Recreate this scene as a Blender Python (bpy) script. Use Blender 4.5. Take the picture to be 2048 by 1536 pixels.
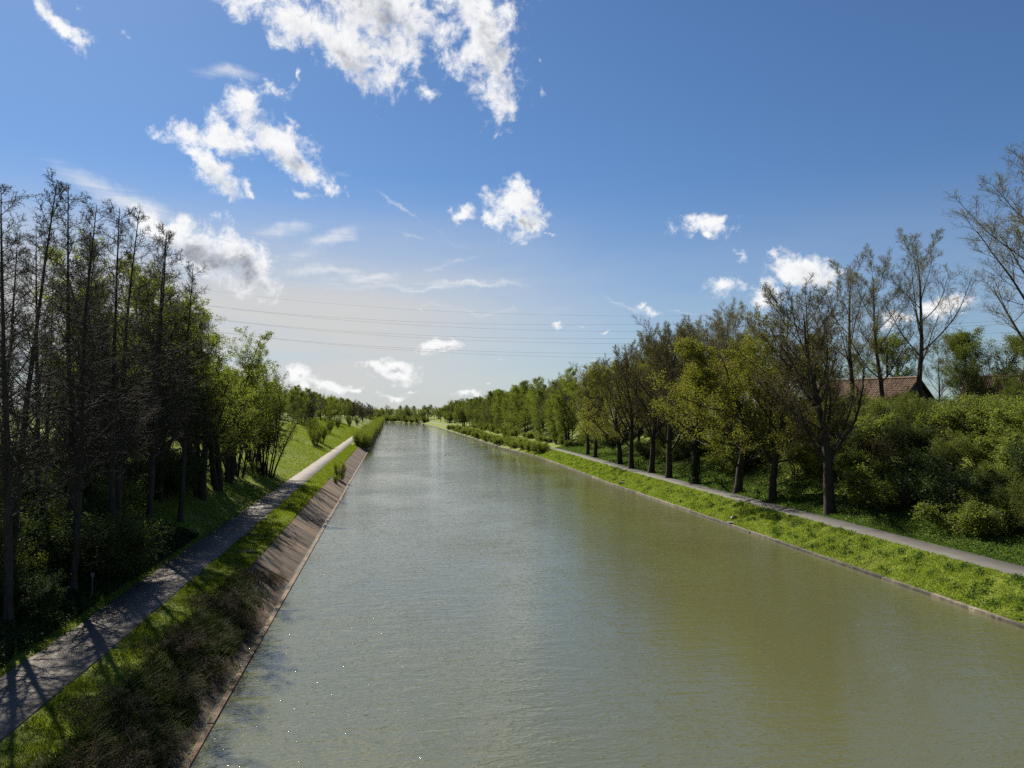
import bpy, math
import numpy as np

for o in list(bpy.data.objects):
    bpy.data.objects.remove(o)
SC = bpy.context.scene
COL = SC.collection
R = math.radians

# ------------------------------------------------------------------ camera
cam_data = bpy.data.cameras.new("camera")
cam_data.sensor_width = 36.0
cam_data.lens = 27.05
cam_data.clip_start = 0.1
cam_data.clip_end = 12000
camera = bpy.data.objects.new("camera", cam_data)
camera.location = (0, 0, 10)                       # eye height above the water, on a bridge deck
camera.rotation_euler = (R(91.8), 0, R(-8.8))
COL.objects.link(camera)
SC.camera = camera

# ------------------------------------------------------------------ render / exposure
SC.render.engine = 'CYCLES'
SC.view_settings.view_transform = 'Standard'
SC.view_settings.look = 'None'
SC.view_settings.exposure = 1.15
SC.view_settings.gamma = 1.0
SC.view_settings.use_curve_mapping = False
SC.cycles.use_denoising = False
SC.cycles.max_bounces = 8
SC.cycles.diffuse_bounces = 5
SC.cycles.glossy_bounces = 3
SC.cycles.transmission_bounces = 4
SC.cycles.transparent_max_bounces = 8
SC.cycles.sample_clamp_indirect = 6
SC.cycles.caustics_reflective = False
SC.cycles.caustics_refractive = False

# ------------------------------------------------------------------ sun
SUN_AZ, SUN_EL = -26.5, 43.5                        # degrees from +Y (negative = left), above horizon
sun_data = bpy.data.lights.new("sun", 'SUN')
sun_data.energy = 5.0
sun_data.angle = R(0.53)
sun_data.color = (1.0, 0.94, 0.84)
sun = bpy.data.objects.new("sun", sun_data)
sun.rotation_euler = (R(90 - SUN_EL), 0, R(180 - SUN_AZ))
sun.location = (-60, 120, 120)
COL.objects.link(sun)

# ------------------------------------------------------------------ node helper
class NT:
    def __init__(self, tree):
        self.t = tree
    def n(self, typ, ins=None, **props):
        nd = self.t.nodes.new(typ)
        for k, v in props.items():
            setattr(nd, k, v)
        for k, v in (ins or {}).items():
            s = nd.inputs[k]
            if isinstance(v, bpy.types.NodeSocket):
                self.t.links.new(v, s)
            else:
                s.default_value = v
        return nd
    def m(self, op, a, b=0.0, c=0.0, clamp=False):
        nd = self.n('ShaderNodeMath', {0: a, 1: b, 2: c}, operation=op, use_clamp=clamp)
        return nd.outputs[0]
    def v(self, op, a, b=(0, 0, 0)):
        return self.n('ShaderNodeVectorMath', {0: a, 1: b}, operation=op).outputs[0]
    def noise(self, vec, scale, detail=4.0, rough=0.55, dist=0.0):
        return self.n('ShaderNodeTexNoise', {'Vector': vec, 'Scale': scale, 'Detail': detail,
                                             'Roughness': rough, 'Distortion': dist})
    def mix(self, f, a, b, blend='MIX'):
        nd = self.n('ShaderNodeMix', data_type='RGBA', blend_type=blend)
        for i, x in ((0, f), (6, a), (7, b)):
            if isinstance(x, bpy.types.NodeSocket):
                self.t.links.new(x, nd.inputs[i])
            else:
                nd.inputs[i].default_value = x
        return nd.outputs[2]
    def ramp(self, f, stops, interp='LINEAR'):
        nd = self.n('ShaderNodeValToRGB', {0: f})
        cr = nd.color_ramp
        cr.interpolation = interp
        while len(cr.elements) < len(stops):
            cr.elements.new(0.5)
        for e, (p, c) in zip(cr.elements, stops):
            e.position = p
            e.color = c if len(c) == 4 else (*c, 1)
        return nd.outputs[0]
    def rng(self, x, a, b, c=0.0, d=1.0, smooth=True):
        return self.n('ShaderNodeMapRange', {0: x, 1: a, 2: b, 3: c, 4: d},
                      interpolation_type='SMOOTHSTEP' if smooth else 'LINEAR').outputs[0]

# ------------------------------------------------------------------ sky: azimuth, elevation, radii, turn (degrees), strength
SHADE = [
    (-13.22, 10.44, 2.92, 1.03, -17, 0.9), (-10.59, 9.59, 2.07, 1.18, -33, 0.9), (-11.76, 10.1, 2.63, 1.11, -26, 0.9), (-0.72, 27.1, 3.14, 1.12, -23, 0.75), (-3.25, 24.77, 2.01, 0.68, -31, 0.45),
    (6.39, 24.61, 1.27, 1.94, -8, 0.35), (-7.1, 17.55, 1.66, 0.56, -38, 0.4), (-10.86, 18.18, 1.97, 0.4, -14, 0.3), (9.21, 13.83, 1.35, 0.5, -0, 0.45), (0.51, 2.63, 1.24, 0.29, -5, 0.8),
    (4, 4.31, 1.11, 0.22, -3, 0.7), (-6.44, 2.31, 0.49, 0.43, 1, 0.7), (22.97, 12.66, 1.4, 0.35, 3, 0.35), (29.74, 8.88, 1.62, 0.48, -3, 0.35),
]
CUMULUS = [
    (-8.23, 26.38, 4.24, 1.38, -23, 1), (-3.62, 24.9, 4.21, 1.64, -31, 1), (-1.09, 27.67, 5.33, 2.26, -18, 1.1), (0.4, 25.18, 2.43, 1.71, -28, 0.8), (3.37, 26.4, 2.23, 2.37, 18, 0.6),
    (6.19, 26.17, 2.77, 2.76, -16, 1), (7.52, 23.99, 2.28, 2.84, 21, 1), (6.38, 27.7, 3.02, 1.52, 0, 0.9), (2.27, 22.42, 1.28, 0.74, -16, 0.55), (1.52, 23.83, 1.03, 1.3, -6, 0.65),
    (-3.29, 29.53, 9.68, 1.74, 3, 1), (-21.73, 23.52, 2.21, 0.74, -34, 0.95), (-20.87, 23, 1.34, 0.73, -20, 0.9), (-20.76, 24.7, 0.41, 0.28, 12, 0.5), (-18.09, 23.55, 0.43, 0.52, 10, 0.45),
    (-10.38, 20.78, 2.51, 0.99, 22, 1), (-8.87, 21.74, 0.93, 1.18, -13, 0.9), (-7.12, 20.01, 1.33, 0.55, -26, 0.6), (-6.87, 22.95, 0.32, 0.68, 19, 0.6), (-14.29, 18.42, 1.96, 0.78, -9, 1),
    (-11.85, 18.07, 2.27, 1, -14, 0.95), (-8.66, 18.72, 2.68, 1.29, -19, 1.05), (-6.74, 17.24, 2, 1.2, -41, 1), (-12.97, 16.33, 2.84, 0.95, -34, 0.95), (-4.8, 16.04, 1.44, 0.57, -37, 0.75),
    (-6.73, 15.23, 1.38, 0.62, -11, 0.65), (-10.15, 15.13, 1.11, 0.55, -58, 0.6), (-15.31, 12.07, 1.75, 0.94, -14, 1.05), (-12.75, 10.95, 2.93, 1.37, -17, 1.25), (-10.43, 10.08, 1.93, 1.39, -30, 1.15),
    (-9.08, 9.22, 0.76, 1.18, 13, 0.75), (5.09, 14.16, 1.27, 0.61, -11, 0.8), (4.16, 14.67, 0.51, 0.51, -28, 0.6), (9.03, 15.25, 1.8, 1.7, -10, 1), (9.4, 13.83, 1.8, 1.29, -0, 1),
    (7.34, 14, 1.2, 0.64, 14, 0.8), (11.1, 24.62, 0.75, 0.29, 7, 0.5), (11.65, 12.38, 0.67, 0.29, -39, 0.4), (22.8, 13.02, 2.16, 0.91, 3, 1), (21.74, 13.42, 1.48, 0.63, 7, 0.8),
    (24.03, 13.36, 1.17, 0.63, 8, 0.85), (22.97, 12.21, 0.78, 0.48, -23, 0.8), (25.22, 10.76, 0.9, 0.38, -15, 0.6), (25.56, 13.78, 0.42, 0.34, -23, 0.4), (29.74, 9.39, 2.01, 1.09, -8, 1.1),
    (28.1, 10.63, 0.86, 0.38, 7, 0.75), (24.51, 8.69, 1.1, 0.71, -2, 0.95), (26.9, 8.16, 1.47, 0.7, 8, 0.9), (26.73, 7.57, 1.08, 0.53, -2, 0.9), (19.36, 6.99, 1.45, 0.51, -23, 0.6),
    (18.64, 7.48, 0.51, 0.51, -1, 0.6), (37.97, 6.54, 1.54, 0.84, 2, 1), (35.63, 5.85, 1.47, 0.53, -3, 0.8), (3.81, 4.5, 1.71, 0.56, -4, 1), (3.45, 4.13, 1.26, 0.33, 0, 0.8),
    (-0.94, 2.98, 1.82, 0.4, -10, 0.9), (0.51, 2.81, 1.46, 0.66, -8, 1.1), (-6.62, 2.45, 0.84, 0.72, -12, 1.1), (-4.69, 1.61, 1.63, 0.51, -5, 0.9), (-6.26, 1.49, 1.05, 0.58, 0, 0.8),
    (-2.56, 1.25, 0.94, 0.29, -15, 0.7), (-0.03, 0.97, 1.68, 0.37, 0, 0.8), (1.25, 1.34, 1.1, 0.22, 6, 0.6), (5.68, 1.13, 1.26, 0.33, -10, 0.8), (12.08, 6.1, 0.52, 0.3, -0, 0.6),
    (13.94, 6.16, 0.37, 0.22, -1, 0.5), (15.53, 5.88, 0.66, 0.26, -1, 0.6), (8.02, 3.51, 0.34, 0.37, 0, 0.45), (1.96, 7.24, 0.81, 0.22, -24, 0.5), (6.79, 2.02, 0.3, 0.19, 0, 0.5),
    (-1.48, 1.99, 0.43, 0.22, 0, 0.5), (14.6, 3.38, 0.44, 0.22, -0, 0.5),
]
CIRRUS = [
    (-8.08, 12.29, 2.46, 0.75, 17, 0.75), (-4.94, 11.98, 2.89, 0.69, 27, 0.8), (2.69, 9.01, 7.83, 0.47, 2, 0.8), (4.17, 10.85, 4.11, 0.33, 6, 0.5), (-1.53, 9.71, 1.64, 0.39, 7, 0.9),
    (-18.08, 13.67, 3.62, 0.85, -16, 0.8), (-11.58, 22.65, 2.55, 0.8, 7, 0.5), (0.46, 14.39, 6.95, 0.36, -26, 0.4), (17.18, 7.58, 4.36, 0.44, -23, 0.45), (-5.28, 9.93, 5.77, 0.57, 6, 0.55),
    (7.9, 7.29, 9.65, 0.44, -2, 0.35), (6.03, 9.3, 4.86, 0.29, -3, 0.8), (21.87, 6.93, 2.46, 0.22, -7, 0.4), (1.2, 12.29, 2.57, 0.22, -13, 0.4),
]
def cloud_field(name, blobs, falloff):
    """node group: direction in degrees (azimuth, elevation) -> strongest blob value at that direction"""
    g = bpy.data.node_groups.new(name, 'ShaderNodeTree')
    g.interface.new_socket('Vector', in_out='INPUT', socket_type='NodeSocketVector')
    g.interface.new_socket('Value', in_out='OUTPUT', socket_type='NodeSocketFloat')
    t = NT(g)
    gi, go = g.nodes.new('NodeGroupInput'), g.nodes.new('NodeGroupOutput')
    acc, vec = None, gi.outputs[0]                    # vec = (azimuth, elevation, 1)
    for i, (az, el, ra, rb, rot, s) in enumerate(blobs):
        if i % 8 == 7:                                # chain the blobs so that few values are alive at a time
            vec = t.n('ShaderNodeVectorMath', {0: acc, 1: (1e-7, 1e-7, 0), 2: gi.outputs[0]}, operation='MULTIPLY_ADD').outputs[0]
        c_, s_ = math.cos(R(rot)), math.sin(R(rot))
        u = t.n('ShaderNodeVectorMath', {0: vec, 1: (c_ / ra, s_ / ra, -(c_ * az + s_ * el) / ra)}, operation='DOT_PRODUCT').outputs['Value']
        v = t.n('ShaderNodeVectorMath', {0: vec, 1: (-s_ / rb, c_ / rb, -(-s_ * az + c_ * el) / rb)}, operation='DOT_PRODUCT').outputs['Value']
        q = t.m('SQRT', t.m('MULTIPLY_ADD', u, u, t.m('MULTIPLY', v, v)))
        val = t.m('MULTIPLY_ADD', q, -falloff, s)
        acc = val if acc is None else t.m('MAXIMUM', acc, val)
    g.links.new(acc, go.inputs[0])
    return g

world = bpy.data.worlds.new("World")
SC.world = world
world.use_nodes = True
world.cycles.sampling_method = 'MANUAL'
world.cycles.sample_map_resolution = 1024
wt = world.node_tree
wt.nodes.clear()
w = NT(wt)
SKY_STRENGTH = 0.05
KW = 1.0 / (SKY_STRENGTH * 2 ** SC.view_settings.exposure)      # a cloud of value 1 renders white
sky = w.n('ShaderNodeTexSky', sky_type='NISHITA', sun_disc=False, sun_elevation=R(SUN_EL),
          sun_rotation=R(SUN_AZ), altitude=50, air_density=1.0, dust_density=0.35, ozone_density=3.0)
co = w.n('ShaderNodeTexCoord').outputs['Generated']
sx = w.n('ShaderNodeSeparateXYZ', {0: co})
az = w.m('MULTIPLY', w.m('ARCTAN2', sx.outputs[0], sx.outputs[1]), 57.29578)
el = w.m('MULTIPLY', w.m('ARCSINE', sx.outputs[2]), 57.29578)
ae = w.n('ShaderNodeCombineXYZ', {0: az, 1: el, 2: 1.0}).outputs[0]
# warp the blobs with fine turbulence so that the outlines fray
warp_n = w.noise(ae, 0.30, 6.0, 0.62)
warp = w.n('ShaderNodeVectorMath', {0: w.v('SUBTRACT', warp_n.outputs['Color'], (0.5, 0.5, 0.5)), 3: 3.0},
           operation='SCALE').outputs[0]
aew = w.v('ADD', ae, w.v('MULTIPLY', warp, (1, 1, 0)))
gC = cloud_field('cumulus_field', CUMULUS, 0.85)
gS = cloud_field('cumulus_body', [b for b in CUMULUS if b[2] * b[3] > 2.0 and b[5] >= 0.9], 0.85)
gD = cloud_field('cumulus_base', SHADE, 0.8)
gI = cloud_field('cirrus_field', CIRRUS, 0.75)

def cumulus_density(vec_w, vec_n, field):
    grp = w.n('ShaderNodeGroup', {0: vec_w}, node_tree=field).outputs[0]
    f = w.noise(vec_n, 0.50, 10.0, 0.68, 0.25).outputs[0]
    return w.m('ADD', grp, w.m('MULTIPLY_ADD', f, 3.4, -1.72))
d1 = cumulus_density(aew, ae, gC)
off = (-1.0, 1.3, 0)                                             # towards the sun
d2 = cumulus_density(w.v('ADD', aew, off), w.v('ADD', ae, off), gS)
alpha_c = w.m('MULTIPLY', w.rng(d1, -0.06, 0.80), 0.97)
thick = w.rng(w.m('ADD', w.m('MULTIPLY', d1, 0.30), w.m('MULTIPLY', d2, 0.70)), 0.22, 1.40)
fine = w.noise(ae, 1.6, 6.0, 0.6).outputs[0]
under = w.rng(w.n('ShaderNodeGroup', {0: aew}, node_tree=gD).outputs[0], -0.1, 0.9)        # thick undersides, away from the sun
thick2 = w.m('ADD', w.m('MULTIPLY_ADD', under, 0.58, w.m('MULTIPLY', thick, 0.68)), w.m('MULTIPLY_ADD', fine, 0.36, -0.18), clamp=True)
cum_col = w.ramp(thick2, [(0.0, (0.98, 0.98, 0.98)), (0.30, (0.82, 0.83, 0.85)), (0.62, (0.52, 0.54, 0.58)), (1.0, (0.27, 0.29, 0.33))])
cum_col = w.n('ShaderNodeVectorMath', {0: cum_col, 3: KW}, operation='SCALE').outputs[0]
# cirrus: stretched streaks
ci_v = w.n('ShaderNodeMapping', {'Vector': ae, 'Rotation': (0, 0, R(8)), 'Scale': (0.10, 0.85, 1)}).outputs[0]
ci_n = w.noise(ci_v, 1.0, 6.0, 0.6, 0.8).outputs[0]
ci_g = w.n('ShaderNodeGroup', {0: aew}, node_tree=gI).outputs[0]
alpha_i = w.m('MULTIPLY', w.rng(w.m('ADD', ci_g, w.m('MULTIPLY_ADD', ci_n, 2.2, -1.25)), -0.30, 0.95), 0.88)
# thin high veil spreading over the low sky, thickest on the sunward side
veil_n = w.noise(w.n('ShaderNodeMapping', {'Vector': ae, 'Scale': (0.035, 0.22, 1)}).outputs[0], 1.0, 5.0, 0.6, 0.4).outputs[0]
veil_el = w.rng(el, 17.0, 6.0)
veil_az = w.rng(az, 22.0, -4.0, 0.25, 1.0)
alpha_v = w.m('MULTIPLY', w.m('MULTIPLY', veil_el, veil_az), w.rng(veil_n, 0.25, 0.62, 0.6, 1.0))
low_gap = w.rng(el, -0.5, 2.6, 0.75, 1.0)                        # clearer strip right at the horizon
alpha_v = w.m('MULTIPLY', alpha_v, low_gap)
sky_col = w.mix(1.0, sky.outputs[0], (0.47, 0.63, 0.80, 1), 'MULTIPLY')
base = w.mix(alpha_v, sky_col, (KW * 0.64, KW * 0.64, KW * 0.635, 1))
base = w.mix(alpha_i, base, (KW * 0.80, KW * 0.82, KW * 0.86, 1))
base = w.mix(alpha_c, base, cum_col)
bg = w.n('ShaderNodeBackground', {'Color': base, 'Strength': SKY_STRENGTH})
wo = w.n('ShaderNodeOutputWorld', {0: bg.outputs[0]})

# ------------------------------------------------------------------ materials
def mat(name):
    m = bpy.data.materials.new(name)
    m.use_nodes = True
    m.node_tree.nodes.clear()
    return m, NT(m.node_tree)

def finish(m, t, bsdf):
    out = t.n('ShaderNodeOutputMaterial')
    m.node_tree.links.new(bsdf, out.inputs[0])
    return m

def obj_co(t):
    return t.n('ShaderNodeTexCoord').outputs['Object']

def leaf_mat(name, dark, light, trans=0.45, tw=1.25):
    m, t = mat(name)
    geo = t.n('ShaderNodeNewGeometry')
    oi = t.n('ShaderNodeObjectInfo')
    r = t.m('MULTIPLY_ADD', oi.outputs['Random'], 0.35, t.m('MULTIPLY', geo.outputs['Random Per Island'], 0.65))
    col = t.mix(r, (*dark, 1), (*light, 1))
    df = t.n('ShaderNodeBsdfPrincipled', {'Base Color': col, 'Roughness': 0.7, 'Specular IOR Level': 0.12})
    tc = t.mix(1.0, col, (tw, tw * 1.02, tw * 0.45, 1), 'MULTIPLY')
    tr = t.n('ShaderNodeBsdfTranslucent', {'Color': tc})
    mx = t.n('ShaderNodeMixShader', {0: trans, 1: df.outputs[0], 2: tr.outputs[0]})
    return finish(m, t, mx.outputs[0])

def bark_mat(name, a, b, scale=3.0, moss=None):
    m, t = mat(name)
    c = obj_co(t)
    st = t.n('ShaderNodeMapping', {'Vector': c, 'Scale': (1, 1, 0.25)}).outputs[0]
    n1 = t.noise(st, scale * 3, 6, 0.65).outputs[0]
    n2 = t.noise(c, 0.8, 3, 0.5).outputs[0]
    col = t.mix(t.rng(n1, 0.3, 0.7), (*a, 1), (*b, 1))
    if moss:
        col = t.mix(t.rng(n2, 0.48, 0.7), col, (*moss, 1))
    bp = t.n('ShaderNodeBump', {'Height': n1, 'Strength': 0.6, 'Distance': 0.03})
    bs = t.n('ShaderNodeBsdfPrincipled', {'Base Color': col, 'Roughness': 0.92, 'Specular IOR Level': 0.2,
                                          'Normal': bp.outputs[0]})
    return finish(m, t, bs.outputs[0])

M = {}
M['bark'] = bark_mat('bark_dark', (0.02, 0.016, 0.012), (0.055, 0.045, 0.034), 3.0, (0.035, 0.038, 0.018))
M['bark_alder'] = bark_mat('bark_alder', (0.028, 0.023, 0.018), (0.07, 0.06, 0.048))
M['bark_birch'] = bark_mat('bark_birch', (0.06, 0.05, 0.04), (0.22, 0.20, 0.17))
M['bark_red'] = bark_mat('bark_red', (0.05, 0.022, 0.016), (0.12, 0.06, 0.045))
M['twig_pale'] = bark_mat('twig_pale', (0.09, 0.075, 0.045), (0.17, 0.145, 0.09))
M['twig_brown'] = bark_mat('twig_brown', (0.055, 0.04, 0.027), (0.12, 0.09, 0.06))
M['leaf_olive'] = leaf_mat('leaf_olive', (0.075, 0.077, 0.014), (0.17, 0.165, 0.032))
M['leaf_yellow'] = leaf_mat('leaf_yellow', (0.09, 0.098, 0.014), (0.20, 0.205, 0.035))
M['leaf_willow'] = leaf_mat('leaf_willow', (0.075, 0.10, 0.02), (0.19, 0.22, 0.045), 0.55)
M['leaf_poplar'] = leaf_mat('leaf_poplar', (0.12, 0.11, 0.045), (0.21, 0.19, 0.09))
M['leaf_birch'] = leaf_mat('leaf_birch', (0.06, 0.08, 0.018), (0.145, 0.17, 0.04))
M['leaf_bush'] = leaf_mat('leaf_bush', (0.07, 0.095, 0.02), (0.20, 0.235, 0.055))
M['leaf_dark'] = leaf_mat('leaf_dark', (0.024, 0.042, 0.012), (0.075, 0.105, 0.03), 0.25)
M['leaf_pine'] = leaf_mat('leaf_pine', (0.008, 0.02, 0.012), (0.025, 0.045, 0.025), 0.12)
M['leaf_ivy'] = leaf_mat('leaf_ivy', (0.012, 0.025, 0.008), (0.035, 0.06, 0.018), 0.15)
M['leaf_dry'] = leaf_mat('leaf_dry', (0.045, 0.036, 0.018), (0.11, 0.09, 0.045), 0.3)
M['bud'] = leaf_mat('bud_brown', (0.03, 0.028, 0.014), (0.075, 0.07, 0.03), 0.2)
M['grass'] = leaf_mat('grass_blade', (0.07, 0.105, 0.008), (0.21, 0.25, 0.03), 0.45)
M['grass_lush'] = leaf_mat('grass_lush', (0.095, 0.15, 0.022), (0.26, 0.32, 0.06), 0.45)
M['weed_dark'] = leaf_mat('weed_dark', (0.018, 0.03, 0.008), (0.06, 0.075, 0.02), 0.3)  # weed colour darkened to paint in the shade of the near left bank
M['weed'] = leaf_mat('weed_leaf', (0.03, 0.065, 0.012), (0.10, 0.16, 0.035), 0.4)

# ground: turf with soil showing through
m, t = mat('ground_turf')
c = obj_co(t)
n1 = t.noise(c, 0.22, 6, 0.6).outputs[0]
n2 = t.noise(c, 3.5, 5, 0.7).outputs[0]
n3 = t.noise(c, 0.07, 3, 0.5).outputs[0]
col = t.mix(t.rng(n2, 0.3, 0.7), (0.06, 0.085, 0.008, 1), (0.15, 0.18, 0.022, 1))
col = t.mix(t.rng(n1, 0.5, 0.75), col, (0.15, 0.16, 0.03, 1))
col = t.mix(t.rng(n3, 0.58, 0.75, 0.0, 0.5), col, (0.08, 0.065, 0.035, 1))
bp = t.n('ShaderNodeBump', {'Height': n2, 'Strength': 0.8, 'Distance': 0.10})
M['ground'] = finish(m, t, t.n('ShaderNodeBsdfPrincipled', {'Base Color': col, 'Roughness': 0.95, 'Specular IOR Level': 0.15, 'Normal': bp.outputs[0]}).outputs[0])

# paths
def path_mat(name, a, b, dirt):
    m, t = mat(name)
    c = obj_co(t)
    n1 = t.noise(c, 0.6, 6, 0.65).outputs[0]
    n2 = t.noise(c, 40, 3, 0.6).outputs[0]
    n3 = t.noise(t.n('ShaderNodeMapping', {'Vector': c, 'Scale': (1.4, 0.12, 1)}).outputs[0], 1.0, 5, 0.6).outputs[0]
    col = t.mix(t.rng(n1, 0.3, 0.7), (*a, 1), (*b, 1))
    col = t.mix(t.rng(n3, 0.5, 0.72, 0.0, 0.75), col, (*dirt, 1))
    col = t.mix(t.rng(n2, 0.35, 0.7, 0.0, 0.35), col, (b[0] * 1.35, b[1] * 1.35, b[2] * 1.35, 1))
    bp = t.n('ShaderNodeBump', {'Height': n2, 'Strength': 0.3, 'Distance': 0.01})
    return finish(m, t, t.n('ShaderNodeBsdfPrincipled', {'Base Color': col, 'Roughness': 0.8, 'Specular IOR Level': 0.35, 'Normal': bp.outputs[0]}).outputs[0])
M['path_left'] = path_mat('path_concrete', (0.074, 0.06, 0.045), (0.125, 0.104, 0.08), (0.05, 0.039, 0.026))
M['path_right'] = path_mat('path_asphalt', (0.05, 0.045, 0.038), (0.078, 0.071, 0.061), (0.05, 0.043, 0.03))

# concrete with stains running down the slope
def concrete_mat(name, a, b, stain, sx_, sy_):
    m, t = mat(name)
    c = obj_co(t)
    oi = t.n('ShaderNodeObjectInfo')
    c2 = t.v('ADD', c, t.n('ShaderNodeCombineXYZ', {0: t.m('MULTIPLY', oi.outputs['Random'], 37.0), 1: t.m('MULTIPLY', oi.outputs['Random'], 91.0), 2: 0.0}).outputs[0])
    n1 = t.noise(t.n('ShaderNodeMapping', {'Vector': c2, 'Scale': (sx_, sy_, 1)}).outputs[0], 1.0, 6, 0.65).outputs[0]
    n2 = t.noise(c2, 9, 6, 0.7).outputs[0]
    col = t.mix(t.rng(n2, 0.3, 0.7), (*a, 1), (*b, 1))
    col = t.mix(t.m('MULTIPLY', t.rng(n1, 0.42, 0.60), 0.9), col, (*stain, 1))
    n4 = t.noise(t.n('ShaderNodeMapping', {'Vector': c2, 'Location': (5, 9, 3), 'Scale': (sx_ * 0.6, sy_ * 1.6, 1)}).outputs[0], 1.0, 5, 0.6).outputs[0]
    col = t.mix(t.rng(n4, 0.55, 0.68, 0.0, 0.6), col, (b[0] * 1.7, b[1] * 1.7, b[2] * 1.75, 1))
    tone = t.m('MULTIPLY_ADD', oi.outputs['Random'], 0.85, 0.5)
    col = t.n('ShaderNodeVectorMath', {0: col, 3: tone}, operation='SCALE').outputs[0]
    bp = t.n('ShaderNodeBump', {'Height': n2, 'Strength': 0.5, 'Distance': 0.015})
    return finish(m, t, t.n('ShaderNodeBsdfPrincipled', {'Base Color': col, 'Roughness': 0.85, 'Specular IOR Level': 0.35, 'Normal': bp.outputs[0]}).outputs[0])
M['slab'] = concrete_mat('slab_concrete', (0.06, 0.034, 0.015), (0.115, 0.072, 0.036), (0.03, 0.018, 0.008), 0.25, 0.75)
M['coping'] = concrete_mat('coping_concrete', (0.08, 0.065, 0.045), (0.15, 0.125, 0.09), (0.05, 0.045, 0.03), 2.0, 1.4)
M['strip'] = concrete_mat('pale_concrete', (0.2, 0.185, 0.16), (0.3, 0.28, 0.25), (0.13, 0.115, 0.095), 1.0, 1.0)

# water: silty canal water with small wind ripples
m, t = mat('canal_water')
c = obj_co(t)
wv1 = t.noise(t.n('ShaderNodeMapping', {'Vector': c, 'Rotation': (0, 0, R(4)), 'Scale': (0.55, 1.7, 1)}).outputs[0], 1.0, 3.0, 0.5, 0.7).outputs[0]
wv2 = t.noise(t.n('ShaderNodeMapping', {'Vector': c, 'Rotation': (0, 0, R(-9)), 'Scale': (0.9, 2.4, 1)}).outputs[0], 2.6, 2.0, 0.5, 0.4).outputs[0]
gust = t.noise(t.n('ShaderNodeMapping', {'Vector': c, 'Scale': (0.07, 0.05, 1)}).outputs[0], 1.0, 4.0, 0.55).outputs[0]
amp = t.rng(gust, 0.35, 0.65, 0.6, 1.4)
wv3 = t.noise(t.n('ShaderNodeMapping', {'Vector': c, 'Rotation': (0, 0, R(16)), 'Scale': (1.0, 1.7, 1)}).outputs[0], 6.0, 1.0, 0.5, 0.2).outputs[0]
chop = t.rng(t.noise(t.n('ShaderNodeMapping', {'Vector': c, 'Scale': (0.5, 1.0, 1)}).outputs[0], 0.5, 3.0, 0.5).outputs[0], 0.30, 0.75, 0.3, 1.0)
hgt = t.m('MULTIPLY', t.m('ADD', t.m('ADD', t.m('MULTIPLY', wv1, 0.036), t.m('MULTIPLY', wv2, 0.015)), t.m('MULTIPLY', t.m('MULTIPLY', wv3, chop), 0.013)), amp)
wv4 = t.noise(t.n('ShaderNodeMapping', {'Vector': c, 'Rotation': (0, 0, R(20)), 'Scale': (0.9, 1.5, 1)}).outputs[0], 4.2, 1.0, 0.5, 0.3).outputs[0]
hgt = t.m('ADD', hgt, t.m('MULTIPLY', t.m('MAXIMUM', t.m('SUBTRACT', wv4, 0.64), 0.0), 0.088))       # steep little crests that catch the sun
bp = t.n('ShaderNodeBump', {'Height': hgt, 'Strength': 1.0, 'Distance': 1.0})
silt = t.mix(t.noise(c, 0.05, 3, 0.5).outputs[0], (0.068, 0.070, 0.028, 1), (0.084, 0.084, 0.036, 1))
M['water'] = finish(m, t, t.n('ShaderNodeBsdfPrincipled', {'Base Color': silt, 'Roughness': 0.035, 'IOR': 2.0, 'Normal': bp.outputs[0]}).outputs[0])

def plain(name, a, b, rough=0.8, scale=4.0, metal=0.0):
    m, t = mat(name)
    n1 = t.noise(obj_co(t), scale, 5, 0.6).outputs[0]
    col = t.mix(t.rng(n1, 0.3, 0.7), (*a, 1), (*b, 1))
    return finish(m, t, t.n('ShaderNodeBsdfPrincipled', {'Base Color': col, 'Roughness': rough, 'Metallic': metal}).outputs[0])
M['tile'] = plain('roof_tile', (0.075, 0.037, 0.02), (0.14, 0.082, 0.04), 0.85, 1.6)
M['tile_moss'] = plain('roof_tile_mossy', (0.11, 0.07, 0.03), (0.22, 0.15, 0.06), 0.9, 1.6)
M['tile_dark'] = plain('roof_tile_dark', (0.07, 0.03, 0.022), (0.13, 0.06, 0.045), 0.85, 1.2)
M['brick'] = plain('brick_wall', (0.12, 0.05, 0.035), (0.2, 0.09, 0.06), 0.9, 6)
M['timber'] = plain('dark_timber', (0.025, 0.018, 0.014), (0.05, 0.038, 0.03), 0.85, 6)
M['glass'] = plain('window_glass', (0.02, 0.025, 0.03), (0.03, 0.035, 0.04), 0.1, 2)
M['wire'] = plain('power_wire', (0.08, 0.08, 0.085), (0.11, 0.11, 0.12), 1.0, 1)
M['steel'] = plain('grey_steel', (0.09, 0.09, 0.085), (0.13, 0.13, 0.125), 0.5, 8)
M['dark_paint'] = plain('dark_paint', (0.012, 0.012, 0.014), (0.025, 0.02, 0.02), 0.5, 3)
M['white_paint'] = plain('white_paint', (0.55, 0.55, 0.52), (0.7, 0.7, 0.68), 0.5, 3)
M['stone'] = plain('rubble_stone', (0.10, 0.085, 0.065), (0.22, 0.2, 0.17), 0.9, 5)
# ------------------------------------------------------------------ object helpers
def tag(o, label=None, cat=None, group=None, kind=None):
    if label: o['label'] = label
    if cat: o['category'] = cat
    if group: o['group'] = group
    if kind: o['kind'] = kind
    return o

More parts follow.
